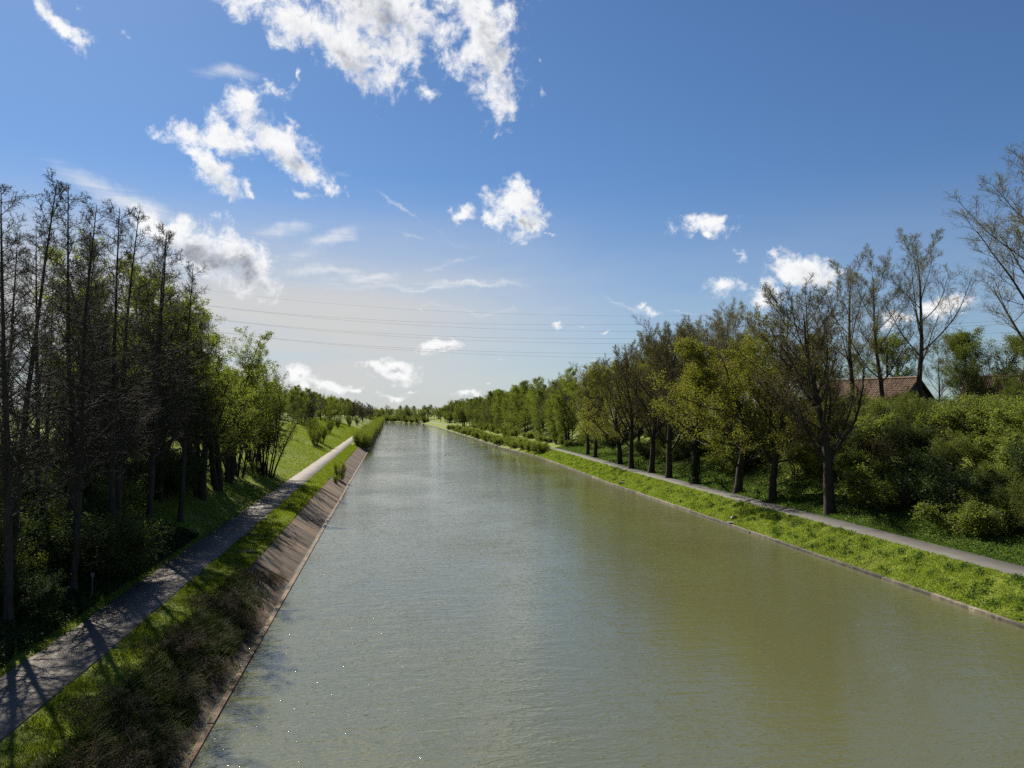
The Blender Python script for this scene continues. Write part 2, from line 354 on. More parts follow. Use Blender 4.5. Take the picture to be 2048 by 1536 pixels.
def mesh(name, V, faces, mats, smooth=False):
    """faces: list of (index array (n, k), material slot)"""
    me = bpy.data.meshes.new(name)
    V = np.asarray(V, np.float32)
    me.vertices.add(len(V))
    me.vertices.foreach_set('co', V.ravel())
    faces = [(np.asarray(f, np.int32), s) for f, s in faces if len(f)]
    loops = np.concatenate([f.ravel() for f, s in faces])
    tot = np.concatenate([np.full(len(f), f.shape[1], np.int32) for f, s in faces])
    start = np.concatenate([[0], np.cumsum(tot)[:-1]]).astype(np.int32)
    me.loops.add(len(loops))
    me.loops.foreach_set('vertex_index', loops)
    me.polygons.add(len(tot))
    me.polygons.foreach_set('loop_start', start)
    me.polygons.foreach_set('material_index', np.concatenate([np.full(len(f), s, np.int32) for f, s in faces]))
    me.polygons.foreach_set('use_smooth', np.full(len(tot), bool(smooth)))
    for k in mats:
        me.materials.append(M[k])
    me.update(calc_edges=True)
    return me

def link(name, data, parent=None, loc=(0, 0, 0), rot=(0, 0, 0), scale=(1, 1, 1)):
    o = bpy.data.objects.new(name, data)
    COL.objects.link(o)
    o.location, o.rotation_euler, o.scale = loc, rot, scale
    if parent is not None:
        o.parent = parent
    return o

def box(x0, x1, y0, y1, z0, z1):
    V = np.array([(x, y, z) for z in (z0, z1) for y in (y0, y1) for x in (x0, x1)], float)
    F = np.array([(0, 2, 3, 1), (4, 5, 7, 6), (0, 1, 5, 4), (2, 6, 7, 3), (0, 4, 6, 2), (1, 3, 7, 5)])
    return V, F

def cat_geo(parts):
    V, F, n = [], [], 0
    for v, f in parts:
        V.append(v); F.append(np.asarray(f) + n); n += len(v)
    return np.concatenate(V), np.concatenate(F)

def tubes(P, Rr, k):
    """P (m, n, 3) polylines, Rr (m, n) radii -> verts, quads of k-sided tubes"""
    Mm, n, _ = P.shape
    T = np.empty_like(P)
    T[:, 1:-1] = P[:, 2:] - P[:, :-2]
    T[:, 0] = P[:, 1] - P[:, 0]
    T[:, -1] = P[:, -1] - P[:, -2]
    T /= np.linalg.norm(T, axis=2, keepdims=True) + 1e-9
    ref = np.where(np.abs(T[:, :1, 2:3]) > 0.9, np.array([1.0, 0.13, 0.0]), np.array([0.0, 0.1, 1.0]))
    U = np.cross(T, np.broadcast_to(ref, T.shape))
    U /= np.linalg.norm(U, axis=2, keepdims=True) + 1e-9
    W = np.cross(T, U)
    a = np.arange(k) * 2 * np.pi / k
    ring = U[:, :, None] * np.cos(a)[:, None] + W[:, :, None] * np.sin(a)[:, None]
    V = (P[:, :, None] + ring * Rr[:, :, None, None]).reshape(-1, 3)
    i = (np.arange(Mm)[:, None, None] * n + np.arange(n - 1)[None, :, None]) * k
    j = np.arange(k)
    j2 = (j + 1) % k
    Q = np.stack([i + j, i + j2, i + k + j2, i + k + j], -1).reshape(-1, 4)
    return V, Q

def unit(v):
    return v / (np.linalg.norm(v, axis=-1, keepdims=True) + 1e-9)

# ------------------------------------------------------------------ terrain
def xl(y): return np.interp(y, [-300, 525, 560, 620, 720, 900, 5000], [-5.8, -5.8, -11, -38, -115, -300, -300])
def xr(y): return np.interp(y, [-300, 100, 140, 157, 190, 290, 405, 499, 580, 700, 900, 5000], [28.25, 28.25, 29.2, 29.4, 27.2, 25.2, 22.6, 18.8, -7, -75, -240, -240])
def sstep(v): v = np.clip(v, 0, 1); return v * v * (3 - 2 * v)
def bumps(x, y):
    return (np.sin(x * 0.9 + 1.3 * np.sin(y * 0.31)) * np.sin(y * 0.7 + x * 0.2) * 0.07 + np.sin(x * 0.23 + 2) * np.sin(y * 0.17 + 0.5) * 0.22)
def ground_z(x, y):
    x, y = np.asarray(x, float), np.asarray(y, float)
    t = xl(y) - x
    hL = np.interp(y, [-100, 200, 400, 525, 700], [9.2, 8.4, 6.2, 4.0, 3.0])
    zl = np.interp(t, [-1.2, -0.6, 0.0, 2.05, 2.1, 3.85, 6.75], [-2.5, -2.3, -0.30, 0.95, 1.16, 1.38, 1.40])
    rise = np.maximum(t - 6.8, 0)
    up = hL * (1 - np.exp(-(0.40 * rise / hL) - 0.35 * (0.40 * rise / hL) ** 2))
    bL = bumps(x, y) * np.clip(rise / 3, 0, 1)
    zl = zl + np.where(t > 6.8, up + bL, 0)
    s = x - xr(y)
    hR = np.interp(y, [-100, 130, 220, 350, 500, 700], [8.4, 8.4, 7.2, 4.6, 2.6, 2.2])
    zr = np.interp(s, [-1.2, -0.25, 0.02, 0.30, 0.6, 3.3, 3.6, 6.1, 6.6, 8.5], [-2.5, -2.4, -0.9, 0.08, 0.22, 1.20, 1.28, 1.32, 1.40, 1.75])
    zr = zr + np.where(s > 8.5, (hR - 1.75) * sstep((s - 8.5) / 15.0) + bumps(x, y) * np.clip((s - 8.5) / 3, 0, 1), 0)
    return np.where(t > -6, zl, np.where(s > -6, zr, -2.5))

ys = np.concatenate([np.arange(-120, 10, 10), np.arange(10, 180, 1.6), np.arange(180, 330, 5), np.arange(330, 720, 8), np.geomspace(720, 6000, 24)])
tl = np.array([3500, 1800, 900, 450, 250, 160, 110, 80, 62, 50, 42, 36, 32, 29, 26.5, 24, 22, 20.2, 18.6, 17.2, 16, 15, 14, 13, 12, 11.2, 10.4, 9.6, 8.9, 8.2, 7.6, 7.1, 6.75, 5.3, 3.85, 3.3, 2.7, 2.1, 2.05, 1.0, 0.0, -0.6, -1.2])
sr = np.array([-1.2, -0.25, 0.02, 0.30, 0.6, 1.2, 1.9, 2.6, 3.3, 3.6, 4.8, 6.1, 6.6, 7.2, 7.8, 8.5, 9.3, 10.2, 11.2, 12.3, 13.5, 14.8, 16.2, 17.8, 19.5, 21.5, 23.5, 26, 30, 36, 44, 55, 70, 95, 150, 260, 450, 900, 1800, 3500])
X = np.concatenate([xl(ys)[:, None] - tl[None], xr(ys)[:, None] + sr[None]], 1)
Y = np.broadcast_to(ys[:, None], X.shape)
Z = ground_z(X, Y)
ny, nx = X.shape
idx = np.arange(ny * nx).reshape(ny, nx)
Q = np.stack([idx[:-1, :-1], idx[:-1, 1:], idx[1:, 1:], idx[1:, :-1]], -1).reshape(-1, 4)
tag(link('ground', mesh('ground', np.stack([X, Y, Z], -1).reshape(-1, 3), [(Q, 0)], ['ground'], True)), kind='structure')

wy = np.concatenate([np.arange(-120, 525, 15), np.arange(525, 900, 12)])
WX = np.stack([xl(wy) - 0.6, (xl(wy) + xr(wy)) / 2, xr(wy) + 0.15], 1)
WV = np.stack([WX, np.broadcast_to(wy[:, None], WX.shape), np.zeros_like(WX)], -1).reshape(-1, 3)
wi = np.arange(len(wy) * 3).reshape(-1, 3)
WQ = np.stack([wi[:-1, :-1], wi[:-1, 1:], wi[1:, 1:], wi[1:, :-1]], -1).reshape(-1, 4)
tag(link('canal_water', mesh('canal_water', WV, [(WQ, 0)], ['water'], True)), kind='structure')

def ribbon(name, y, xa, xb, material, lift=0.03, thick=0.12, n=5):
    """a paved strip between the curves xa and xb, lying on the ground with its own thickness and worn edges"""
    rng = np.random.default_rng(5)
    f = np.linspace(0, 1, n)
    wa, wb = rng.normal(0, 0.05, len(y)), rng.normal(0, 0.05, len(y))
    XX = (xa + wa)[:, None] * (1 - f) + (xb + wb)[:, None] * f
    YY = np.broadcast_to(y[:, None], XX.shape)
    ZZ = np.maximum(ground_z(XX, YY), ground_z(np.broadcast_to(((xa + xb) / 2)[:, None], XX.shape), YY)) + lift + 0.03 * np.sin(f * np.pi)
    ZZ[:, 0] -= thick; ZZ[:, -1] -= thick
    XX = XX.copy(); XX[:, 1] = XX[:, 0] + 0.02; XX[:, -2] = XX[:, -1] - 0.02
    i = np.arange(XX.size).reshape(XX.shape)
    q = np.stack([i[:-1, :-1], i[:-1, 1:], i[1:, 1:], i[1:, :-1]], -1).reshape(-1, 4)
    return tag(link(name, mesh(name, np.stack([XX, YY, ZZ], -1).reshape(-1, 3), [(q, 0)], [material], True)), kind='structure')
py = np.concatenate([np.arange(-60, 160, 1.6), np.arange(160, 540, 6)])
ribbon('path_left', py, xl(py) - 6.5, xl(py) - 4.15, 'path_left')
ribbon('path_right', py, xr(py) + 3.75, xr(py) + 5.9, 'path_right')

# ------------------------------------------------------------------ left bank: revetment of sloping concrete slabs
rng = np.random.default_rng(11)
rev = link('bank_revetment', None, loc=(-5.8, 0, 0))
tag(rev, 'sloping revetment of stained brown concrete slabs along the waterline below the left path', 'revetment')
SL = 2.60                                             # slab length along the canal
V, F = box(0, 2.40, -SL / 2 + 0.045, SL / 2 - 0.045, -0.12, 0.0)
for j in range(8):                                    # ease the upper edge
    V[j, 0] = min(V[j, 0], 2.40)
slab_me = mesh('slab', V, [(F, 0)], ['slab'])
ang = math.atan2(1.22, 2.02)
for i in range(74):
    yy = 11.0 + i * SL
    o = link('slab', slab_me, rev, loc=(0.10, yy, -0.10 + rng.normal(0, 0.02)))
    o.rotation_euler = (rng.normal(0, 0.004), -ang + rng.normal(0, 0.009), math.pi)
# the remaining, distant length of the lining in one run
yy = np.arange(11.0 + 73.5 * SL, 530, 6.0)
P0 = np.stack([np.full_like(yy, 0.10), yy, np.full_like(yy, -0.10)], 1)
P1 = np.stack([np.full_like(yy, -1.92), yy, np.full_like(yy, 1.12)], 1)
i0 = np.arange(len(yy) - 1); n0 = len(yy)
link('far_lining', mesh('far_lining', np.concatenate([P0, P1]), [(np.stack([i0, i0 + 1, i0 + 1 + n0, i0 + n0], 1), 0)], ['slab']), rev)
# toe beam just at the waterline
tb, tf = [], []
for i in range(26):
    tb.append(box(0.06, 0.26, 11 + i * 7.4, 11 + (i + 1) * 7.4 - 0.05, -0.35, 0.06 + rng.normal(0, 0.006)))
V, F = cat_geo(tb)
link('toe_beam', mesh('toe_beam', V, [(F, 0)], ['slab']), rev)

# ------------------------------------------------------------------ right bank: low wall with a coping of concrete blocks
wall = link('bank_wall', None, loc=(0, 0, 0))
tag(wall, 'low weathered concrete edging wall with coping blocks along the right waterline', 'edging wall')
BL = 4.2
V, F = box(0, 0.34, -BL / 2 + 0.008, BL / 2 - 0.008, -0.55, 0.16)
V[4:, 0] += np.where(V[4:, 0] < 0.1, 0.02, -0.02)
cop_me = mesh('coping_block', V, [(F, 0)], ['coping'])
for i in range(37):
    yy = 10.0 + i * BL
    dx = float(xr(yy + 2) - xr(yy - 2)) / 4.0
    link('coping_block', cop_me, wall, loc=(float(xr(yy)) - 0.02 + rng.normal(0, 0.012), yy, rng.normal(0, 0.010)), rot=(rng.normal(0, 0.002), rng.normal(0, 0.012), -math.atan(dx) + rng.normal(0, 0.0015)))
yy = np.arange(10 + 36.5 * BL, 640, 7.0)
n0 = len(yy); i0 = np.arange(n0 - 1)
E_ = [np.stack([xr(yy) + a, yy, np.full_like(yy, b)], 1) for a, b in ((-0.04, -0.5), (-0.02, 0.15), (0.45, 0.17))]
FQ = np.concatenate([np.stack([i0 + k * n0, i0 + 1 + k * n0, i0 + 1 + (k + 1) * n0, i0 + (k + 1) * n0], 1) for k in (0, 1)])
link('far_edging', mesh('far_edging', np.concatenate(E_), [(FQ, 0)], ['coping']), wall)

# pale strips let into the left path
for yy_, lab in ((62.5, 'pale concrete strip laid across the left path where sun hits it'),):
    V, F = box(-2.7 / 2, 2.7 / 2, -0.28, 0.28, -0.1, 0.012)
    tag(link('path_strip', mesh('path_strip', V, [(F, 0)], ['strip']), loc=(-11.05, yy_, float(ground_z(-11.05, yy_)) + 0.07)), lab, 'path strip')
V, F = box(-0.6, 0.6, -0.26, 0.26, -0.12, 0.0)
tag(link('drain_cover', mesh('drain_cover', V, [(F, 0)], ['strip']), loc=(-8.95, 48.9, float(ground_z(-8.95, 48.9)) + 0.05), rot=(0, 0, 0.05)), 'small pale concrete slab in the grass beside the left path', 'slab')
# ------------------------------------------------------------------ growing trees
def grow(rng, base, d, L, r0, r1, n, wig, trop):
    m_ = len(base)
    P = np.empty((m_, n + 1, 3)); P[:, 0] = base
    d = unit(d.copy())
    for i in range(n):
        d = unit(d + rng.normal(0, wig, (m_, 3)) + np.array([0, 0, trop / n]))
        P[:, i + 1] = P[:, i] + d * (L / n)[:, None]
    f = np.linspace(0, 1, n + 1)
    return P, r0[:, None] * (1 - f) + r1[:, None] * f

def sprout(rng, P, Rr, L, per, f0, f1, ang, angv, lfun, rr, rmin):
    m_, n1, _ = P.shape
    n = n1 - 1
    f = (np.arange(per)[None] + rng.uniform(0, 1, (m_, per))) / per * (f1 - f0) + f0
    pi = np.repeat(np.arange(m_), per); ff = f.ravel()
    g = np.clip(ff * n, 0, n - 1e-4); i = g.astype(int); u = (g - i)[:, None]
    base = P[pi, i] * (1 - u) + P[pi, i + 1] * u
    tan = unit(P[pi, i + 1] - P[pi, i])
    rad = Rr[pi, i] * (1 - u[:, 0]) + Rr[pi, i + 1] * u[:, 0]
    rv = unit(np.cross(tan, rng.normal(0, 1, tan.shape)))
    # spread around the parent by the golden angle
    k = np.tile(np.arange(per), m_) * 2.39996 + np.repeat(rng.uniform(0, 6.28, m_), per) + rng.normal(0, 0.4, m_ * per)
    ref = unit(np.cross(tan, np.where(np.abs(tan[:, 2:3]) > 0.9, np.array([1.0, 0, 0]), np.array([0, 0, 1.0]))))
    rv = ref * np.cos(k)[:, None] + np.cross(tan, ref) * np.sin(k)[:, None]
    a = np.radians(np.clip(rng.normal(ang, angv, len(ff)), 8, 120))
    d = tan * np.cos(a)[:, None] + rv * np.sin(a)[:, None]
    Lc = L[pi] * lfun(ff) * rng.uniform(0.7, 1.25, len(ff))
    return base, d, Lc, np.maximum(rad * rr, rmin), ff

def leaves(rng, P, per, size, aspect=0.55, spread=0.05, f0=0.1, droop=0.0):
    m_, n1, _ = P.shape
    pi = np.repeat(np.arange(m_), per)
    g = rng.uniform(f0, 1, len(pi)) * (n1 - 1) * 0.9999
    i = g.astype(int); u = (g - i)[:, None]
    c = P[pi, i] * (1 - u) + P[pi, i + 1] * u + rng.normal(0, spread, (len(pi), 3))
    return leaf_quads(rng, c, size, aspect, droop)

def leaf_quads(rng, c, size, aspect, droop=0.0):
    n = len(c)
    a = rng.normal(0, 1, (n, 3)); a[:, 2] -= droop
    a = unit(a)
    b = unit(np.cross(a, rng.normal(0, 1, (n, 3))))
    s = size * rng.uniform(0.6, 1.4, n)[:, None]
    nrm = np.cross(a, b) * s * 0.15
    V = np.stack([c - a * s * 0.5, c + b * s * aspect * 0.5 + nrm, c + a * s * 0.5, c - b * s * aspect * 0.5 + nrm], 1).reshape(-1, 3)
    return V, np.arange(4 * n).reshape(n, 4)

PROTO = {}
def make_tree(name, seed, stems, levels, leaf=None, mats=('bark', 'twig_brown', 'leaf_olive'), wood_levels=2, ivy=None, buds=None):
    rng = np.random.default_rng(seed)
    base, d, L, r0 = stems(rng)
    st0 = levels[0]
    P, Rr = grow(rng, base, d, L, r0, r0 * st0.get('tip', 0.15), st0['seg'], st0['wig'], st0['trop'])
    if st0.get('flare'):                                # root flare
        Rr[:, 0] *= st0['flare']
    wood, fine = [], []
    wood.append(tubes(P, Rr, st0.get('k', 9)))
    P0, R0 = P, Rr
    for li, lv in enumerate(levels[1:], 1):
        b, d, L, r0, ff = sprout(rng, P, Rr, L, lv['n'], lv['f'][0], lv['f'][1], lv['ang'], lv.get('angv', 10), lv['len'], lv.get('rr', 0.6), lv.get('rmin', 0.012))
        if 'up' in lv:
            d = unit(d + np.array([0, 0, lv['up']]))
        P, Rr = grow(rng, b, d, L, r0, np.maximum(r0 * 0.3, lv.get('rtip', 0.006)), lv['seg'], lv['wig'], lv['trop'])
        (wood if li < wood_levels else fine).append(tubes(P, Rr, lv.get('k', 4)))
    Vw, Fw = cat_geo(wood)
    trunk = mesh(name + '_trunk', Vw, [(Fw, 0)], [mats[0]], True)
    parts = [(v, f, 0) for v, f in fine]
    if leaf:
        v, f = leaves(rng, P, **leaf)
        parts.append((v, f, 1))
    if buds:
        v, f = leaves(rng, P, **buds)
        parts.append((v, f, 1))
    Vc, Fc, n = [], [], 0
    for v, f, s in parts:
        Vc.append(v); Fc.append((f + n, s)); n += len(v)
    crown = mesh(name + '_crown', np.concatenate(Vc), Fc, list(mats[1:]), False)
    iv = None
    if ivy:
        m_ = ivy['n']
        g = rng.uniform(0, ivy['top'], m_) * (P0.shape[1] - 1)
        i = g.astype(int); u = (g - i)[:, None]
        c = P0[0, i] * (1 - u) + P0[0, i + 1] * u
        a = rng.uniform(0, 6.28, m_)
        rad = R0[0, i] * 1.05 + np.abs(rng.normal(0, 0.10, m_))
        c = c + np.stack([np.cos(a), np.sin(a), 0 * a], 1) * rad[:, None]
        v, f = leaf_quads(rng, c, 0.16, 0.8)
        iv = mesh(name + '_ivy', v, [(f, 0)], ['leaf_ivy'])
    allv = np.concatenate([Vw, np.concatenate(Vc)])
    PROTO[name] = (trunk, crown, iv, float(allv[:, 2].max()), len(Fw) + sum(len(f) for f, s in Fc))

def single(h, r, lean=0.02):
    return lambda rng: (np.array([[0, 0, -0.35]]), np.array([[rng.normal(0, lean), rng.normal(0, lean), 1.0]]), np.array([h]), np.array([r]))
def multi(n, h, r, spread=0.35, foot=0.35):
    def f(rng):
        a = rng.uniform(0, 6.28, n); q = rng.uniform(0.2, 1, n)
        base = np.stack([np.cos(a) * foot * q, np.sin(a) * foot * q, np.full(n, -0.25)], 1)
        d = np.stack([np.cos(a) * spread * q, np.sin(a) * spread * q, np.ones(n)], 1)
        return base, d, h * rng.uniform(0.7, 1.05, n), r * rng.uniform(0.6, 1.2, n)
    return f

# slender bare alders of the left wood
for v, sd in (('a', 1), ('b', 2), ('c', 3)):
    make_tree('alder_' + v, sd, single(19.5, 0.19, 0.012), [
        dict(seg=16, wig=0.013, trop=0.16, flare=1.4, k=8, tip=0.08),
        dict(n=54, f=(0.24, 0.985), ang=58, angv=12, len=lambda f: 0.035 + 0.125 * (1 - f) ** 0.7, seg=5, wig=0.09, trop=0.35, rr=0.38, rmin=0.018, k=4),
        dict(n=10, f=(0.15, 1.0), ang=48, angv=14, len=lambda f: 0.46 - 0.18 * f, seg=3, wig=0.14, trop=0.2, rr=0.55, rmin=0.010, k=3),
        dict(n=7, f=(0.1, 1.0), ang=48, angv=16, len=lambda f: 0.60 - 0.15 * f, seg=2, wig=0.2, trop=0.1, rr=0.6, rmin=0.007, rtip=0.004, k=3)],
        mats=('bark_alder', 'bark_alder', 'bud'), buds=dict(per=1, size=0.055, aspect=0.6, spread=0.03))
# tall spring-green trees at the end of the left wood
for v, sd in (('a', 21), ('b', 22)):
    make_tree('willow_' + v, sd, multi(2, 13.5, 0.20, 0.16, 0.25), [
        dict(seg=12, wig=0.04, trop=0.12, k=8, tip=0.08),
        dict(n=20, f=(0.14, 0.97), ang=46, angv=12, len=lambda f: 0.10 + 0.27 * (1 - f) ** 0.8, seg=6, wig=0.10, trop=0.35, rr=0.42, rmin=0.02, k=5),
        dict(n=9, f=(0.2, 1.0), ang=42, angv=14, len=lambda f: 0.36 - 0.12 * f, seg=4, wig=0.13, trop=0.1, rr=0.5, rmin=0.011, k=3),
        dict(n=5, f=(0.15, 1.0), ang=42, angv=16, len=lambda f: 0.5 - 0.15 * f, seg=3, wig=0.15, trop=-0.4, rr=0.6, rmin=0.007, rtip=0.004, k=3)],
        leaf=dict(per=11, size=0.12, aspect=0.45, spread=0.10, droop=0.4), mats=('bark', 'twig_brown', 'leaf_willow'))
# many-stemmed bushy tree
for v, sd, lf in (('a', 31, 'leaf_willow'), ('b', 32, 'leaf_birch')):
    make_tree('thicket_' + v, sd, multi(16, 7.0, 0.07, 0.42, 0.7), [
        dict(seg=8, wig=0.07, trop=0.25, k=5, tip=0.12),
        dict(n=10, f=(0.18, 1.0), ang=34, angv=10, len=lambda f: 0.38 - 0.22 * f, seg=4, wig=0.10, trop=0.3, rr=0.5, rmin=0.012, k=4),
        dict(n=8, f=(0.2, 1.0), ang=36, angv=12, len=lambda f: 0.42 - 0.12 * f, seg=3, wig=0.14, trop=0.1, rr=0.6, rmin=0.008, k=3)],
        leaf=dict(per=12, size=0.12, aspect=0.45, spread=0.10), mats=('bark', 'twig_brown', lf), wood_levels=1)
# row trees beside the right path: bare
for v, sd, n1, lean in (('a', 41, 24, 0.02), ('b', 42, 17, 0.05), ('c', 43, 19, 0.04)):
    make_tree('oak_bare_' + v, sd, single(15.5, 0.35, lean), [
        dict(seg=13, wig=0.05, trop=0.2, flare=1.35, k=12, tip=0.10),
        dict(n=n1, f=(0.20, 0.97), ang=39, angv=10, len=lambda f: 0.19 + 0.36 * (1 - f) ** 0.65, seg=9, wig=0.075, trop=0.75, rr=0.45, rmin=0.04, k=6),
        dict(n=10, f=(0.22, 1.0), ang=36, angv=10, len=lambda f: 0.42 - 0.20 * f, seg=5, wig=0.10, trop=0.5, rr=0.5, rmin=0.018, k=4),
        dict(n=7, f=(0.2, 1.0), ang=36, angv=12, len=lambda f: 0.46 - 0.15 * f, seg=3, wig=0.13, trop=0.3, rr=0.55, rmin=0.011, k=3),
        dict(n=7, f=(0.15, 1.0), ang=36, angv=14, len=lambda f: 0.60 - 0.1 * f, seg=2, wig=0.15, trop=0.2, rr=0.6, rmin=0.008, rtip=0.005, k=3)],
        mats=('bark', 'twig_brown', 'leaf_olive'), leaf=dict(per=1, size=0.065, aspect=0.6, spread=0.06, f0=0.5),
        ivy=dict(n=1500, top=0.42) if v == 'b' else None)
# row trees in young leaf
for v, sd, lf in (('a', 51, 'leaf_olive'), ('b', 52, 'leaf_yellow')):
    make_tree('maple_' + v, sd, single(12.0, 0.28, 0.06), [
        dict(seg=11, wig=0.075, trop=0.15, flare=1.3, k=10, tip=0.12),
        dict(n=19, f=(0.18, 0.97), ang=54, angv=11, len=lambda f: 0.22 + 0.36 * (1 - f) ** 0.7, seg=8, wig=0.12, trop=0.45, rr=0.45, rmin=0.04, k=6),
        dict(n=10, f=(0.2, 1.0), ang=42, angv=12, len=lambda f: 0.44 - 0.18 * f, seg=5, wig=0.14, trop=0.25, rr=0.5, rmin=0.018, k=4),
        dict(n=6, f=(0.2, 1.0), ang=42, angv=12, len=lambda f: 0.46 - 0.15 * f, seg=3, wig=0.16, trop=0.15, rr=0.55, rmin=0.010, k=3),
        dict(n=4, f=(0.15, 1.0), ang=44, angv=14, len=lambda f: 0.50 - 0.1 * f, seg=2, wig=0.18, trop=0.0, rr=0.6, rmin=0.007, rtip=0.005, k=3)],
        mats=('bark', 'twig_brown', lf), leaf=dict(per=9, size=0.105, aspect=0.7, spread=0.13, f0=0.1))
# open-crowned poplars
for v, sd, n1 in (('a', 61, 16), ('b', 62, 13)):
    make_tree('poplar_' + v, sd, single(20.5, 0.33, 0.02), [
        dict(seg=14, wig=0.03, trop=0.15, flare=1.3, k=9, tip=0.08),
        dict(n=n1, f=(0.22, 0.97), ang=42, angv=7, len=lambda f: 0.14 + 0.40 * (1 - f) ** 0.8, seg=9, wig=0.05, trop=0.55, rr=0.42, rmin=0.03, k=5),
        dict(n=10, f=(0.25, 1.0), ang=34, angv=9, len=lambda f: 0.36 - 0.17 * f, seg=5, wig=0.08, trop=0.4, rr=0.45, rmin=0.014, k=4),
        dict(n=8, f=(0.2, 1.0), ang=38, angv=12, len=lambda f: 0.50 - 0.14 * f, seg=3, wig=0.11, trop=0.3, rr=0.55, rmin=0.011, k=3),
        dict(n=6, f=(0.2, 1.0), ang=40, angv=14, len=lambda f: 0.55, seg=2, wig=0.12, trop=0.3, rr=0.6, rmin=0.007, rtip=0.004, k=3)],
        mats=('bark', 'twig_pale', 'leaf_poplar'), leaf=dict(per=2, size=0.08, aspect=0.55, spread=0.06, f0=0.3))
# birches of the wood behind the right path
for v, sd, lf in (('a', 71, 'leaf_birch'), ('b', 72, 'leaf_willow')):
    make_tree('birch_' + v, sd, single(14.0, 0.15, 0.04), [
        dict(seg=11, wig=0.035, trop=0.12, k=6, tip=0.08),
        dict(n=34, f=(0.10, 0.98), ang=46, angv=10, len=lambda f: 0.06 + 0.22 * np.sin(np.pi * np.clip(f * 0.9 + 0.12, 0, 1)), seg=5, wig=0.09, trop=0.5, rr=0.4, rmin=0.016, k=4),
        dict(n=9, f=(0.2, 1.0), ang=44, angv=14, len=lambda f: 0.40 - 0.14 * f, seg=4, wig=0.12, trop=-0.6, rr=0.5, rmin=0.010, k=3)],
        mats=('bark_birch', 'twig_brown', lf), leaf=dict(per=42, size=0.15, aspect=0.6, spread=0.20, f0=0.1, droop=0.5))
# round bushes
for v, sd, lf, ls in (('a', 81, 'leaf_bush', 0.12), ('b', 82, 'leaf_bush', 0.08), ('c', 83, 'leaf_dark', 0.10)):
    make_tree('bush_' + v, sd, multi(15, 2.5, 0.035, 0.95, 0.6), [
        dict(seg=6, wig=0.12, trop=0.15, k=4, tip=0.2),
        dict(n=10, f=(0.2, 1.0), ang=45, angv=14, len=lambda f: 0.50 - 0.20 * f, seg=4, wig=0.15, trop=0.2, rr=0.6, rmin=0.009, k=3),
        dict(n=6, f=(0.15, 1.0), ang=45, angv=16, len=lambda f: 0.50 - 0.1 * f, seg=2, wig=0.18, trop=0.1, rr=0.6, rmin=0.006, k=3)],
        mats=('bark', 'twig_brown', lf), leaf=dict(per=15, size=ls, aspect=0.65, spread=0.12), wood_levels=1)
# upright young willows at the water's edge
for v, sd in (('a', 91), ('b', 92)):
    make_tree('osier_' + v, sd, multi(22, 3.5, 0.025, 0.28, 0.7), [
        dict(seg=6, wig=0.05, trop=0.2, k=3, tip=0.2),
        dict(n=9, f=(0.12, 1.0), ang=24, angv=8, len=lambda f: 0.42 - 0.18 * f, seg=3, wig=0.09, trop=0.3, rr=0.6, rmin=0.007, k=3)],
        mats=('bark', 'twig_pale', 'leaf_willow'), leaf=dict(per=46, size=0.12, aspect=0.38, spread=0.10), wood_levels=1)
# reddish leafless scrub
make_tree('scrub_red', 95, multi(18, 6.0, 0.05, 0.5, 0.9), [
    dict(seg=8, wig=0.08, trop=0.2, k=4, tip=0.15),
    dict(n=9, f=(0.2, 1.0), ang=36, angv=10, len=lambda f: 0.36 - 0.18 * f, seg=4, wig=0.11, trop=0.3, rr=0.55, rmin=0.013, k=3),
    dict(n=7, f=(0.2, 1.0), ang=38, angv=12, len=lambda f: 0.44 - 0.14 * f, seg=3, wig=0.14, trop=0.1, rr=0.6, rmin=0.010, k=3)],
    mats=('bark_red', 'bark_red', 'leaf_dry'), leaf=dict(per=2, size=0.09, aspect=0.6, spread=0.05), wood_levels=1)
# bramble tangle of the near left bank
for v, sd, lf in (('a', 101, 'leaf_dry'), ('b', 102, 'weed_dark')):
    make_tree('bramble_' + v, sd, multi(42, 2.2, 0.016, 1.3, 1.2), [
        dict(seg=8, wig=0.16, trop=-0.5, k=3, tip=0.5),
        dict(n=9, f=(0.1, 1.0), ang=55, angv=18, len=lambda f: 0.42 - 0.15 * f, seg=4, wig=0.2, trop=-0.3, rr=0.7, rmin=0.007, k=3),
        dict(n=4, f=(0.1, 1.0), ang=55, angv=18, len=lambda f: 0.5, seg=2, wig=0.25, trop=0.0, rr=0.7, rmin=0.005, k=3)],
        mats=('twig_brown', 'twig_brown', lf), leaf=dict(per=5, size=0.065, aspect=0.6, spread=0.05), wood_levels=1)
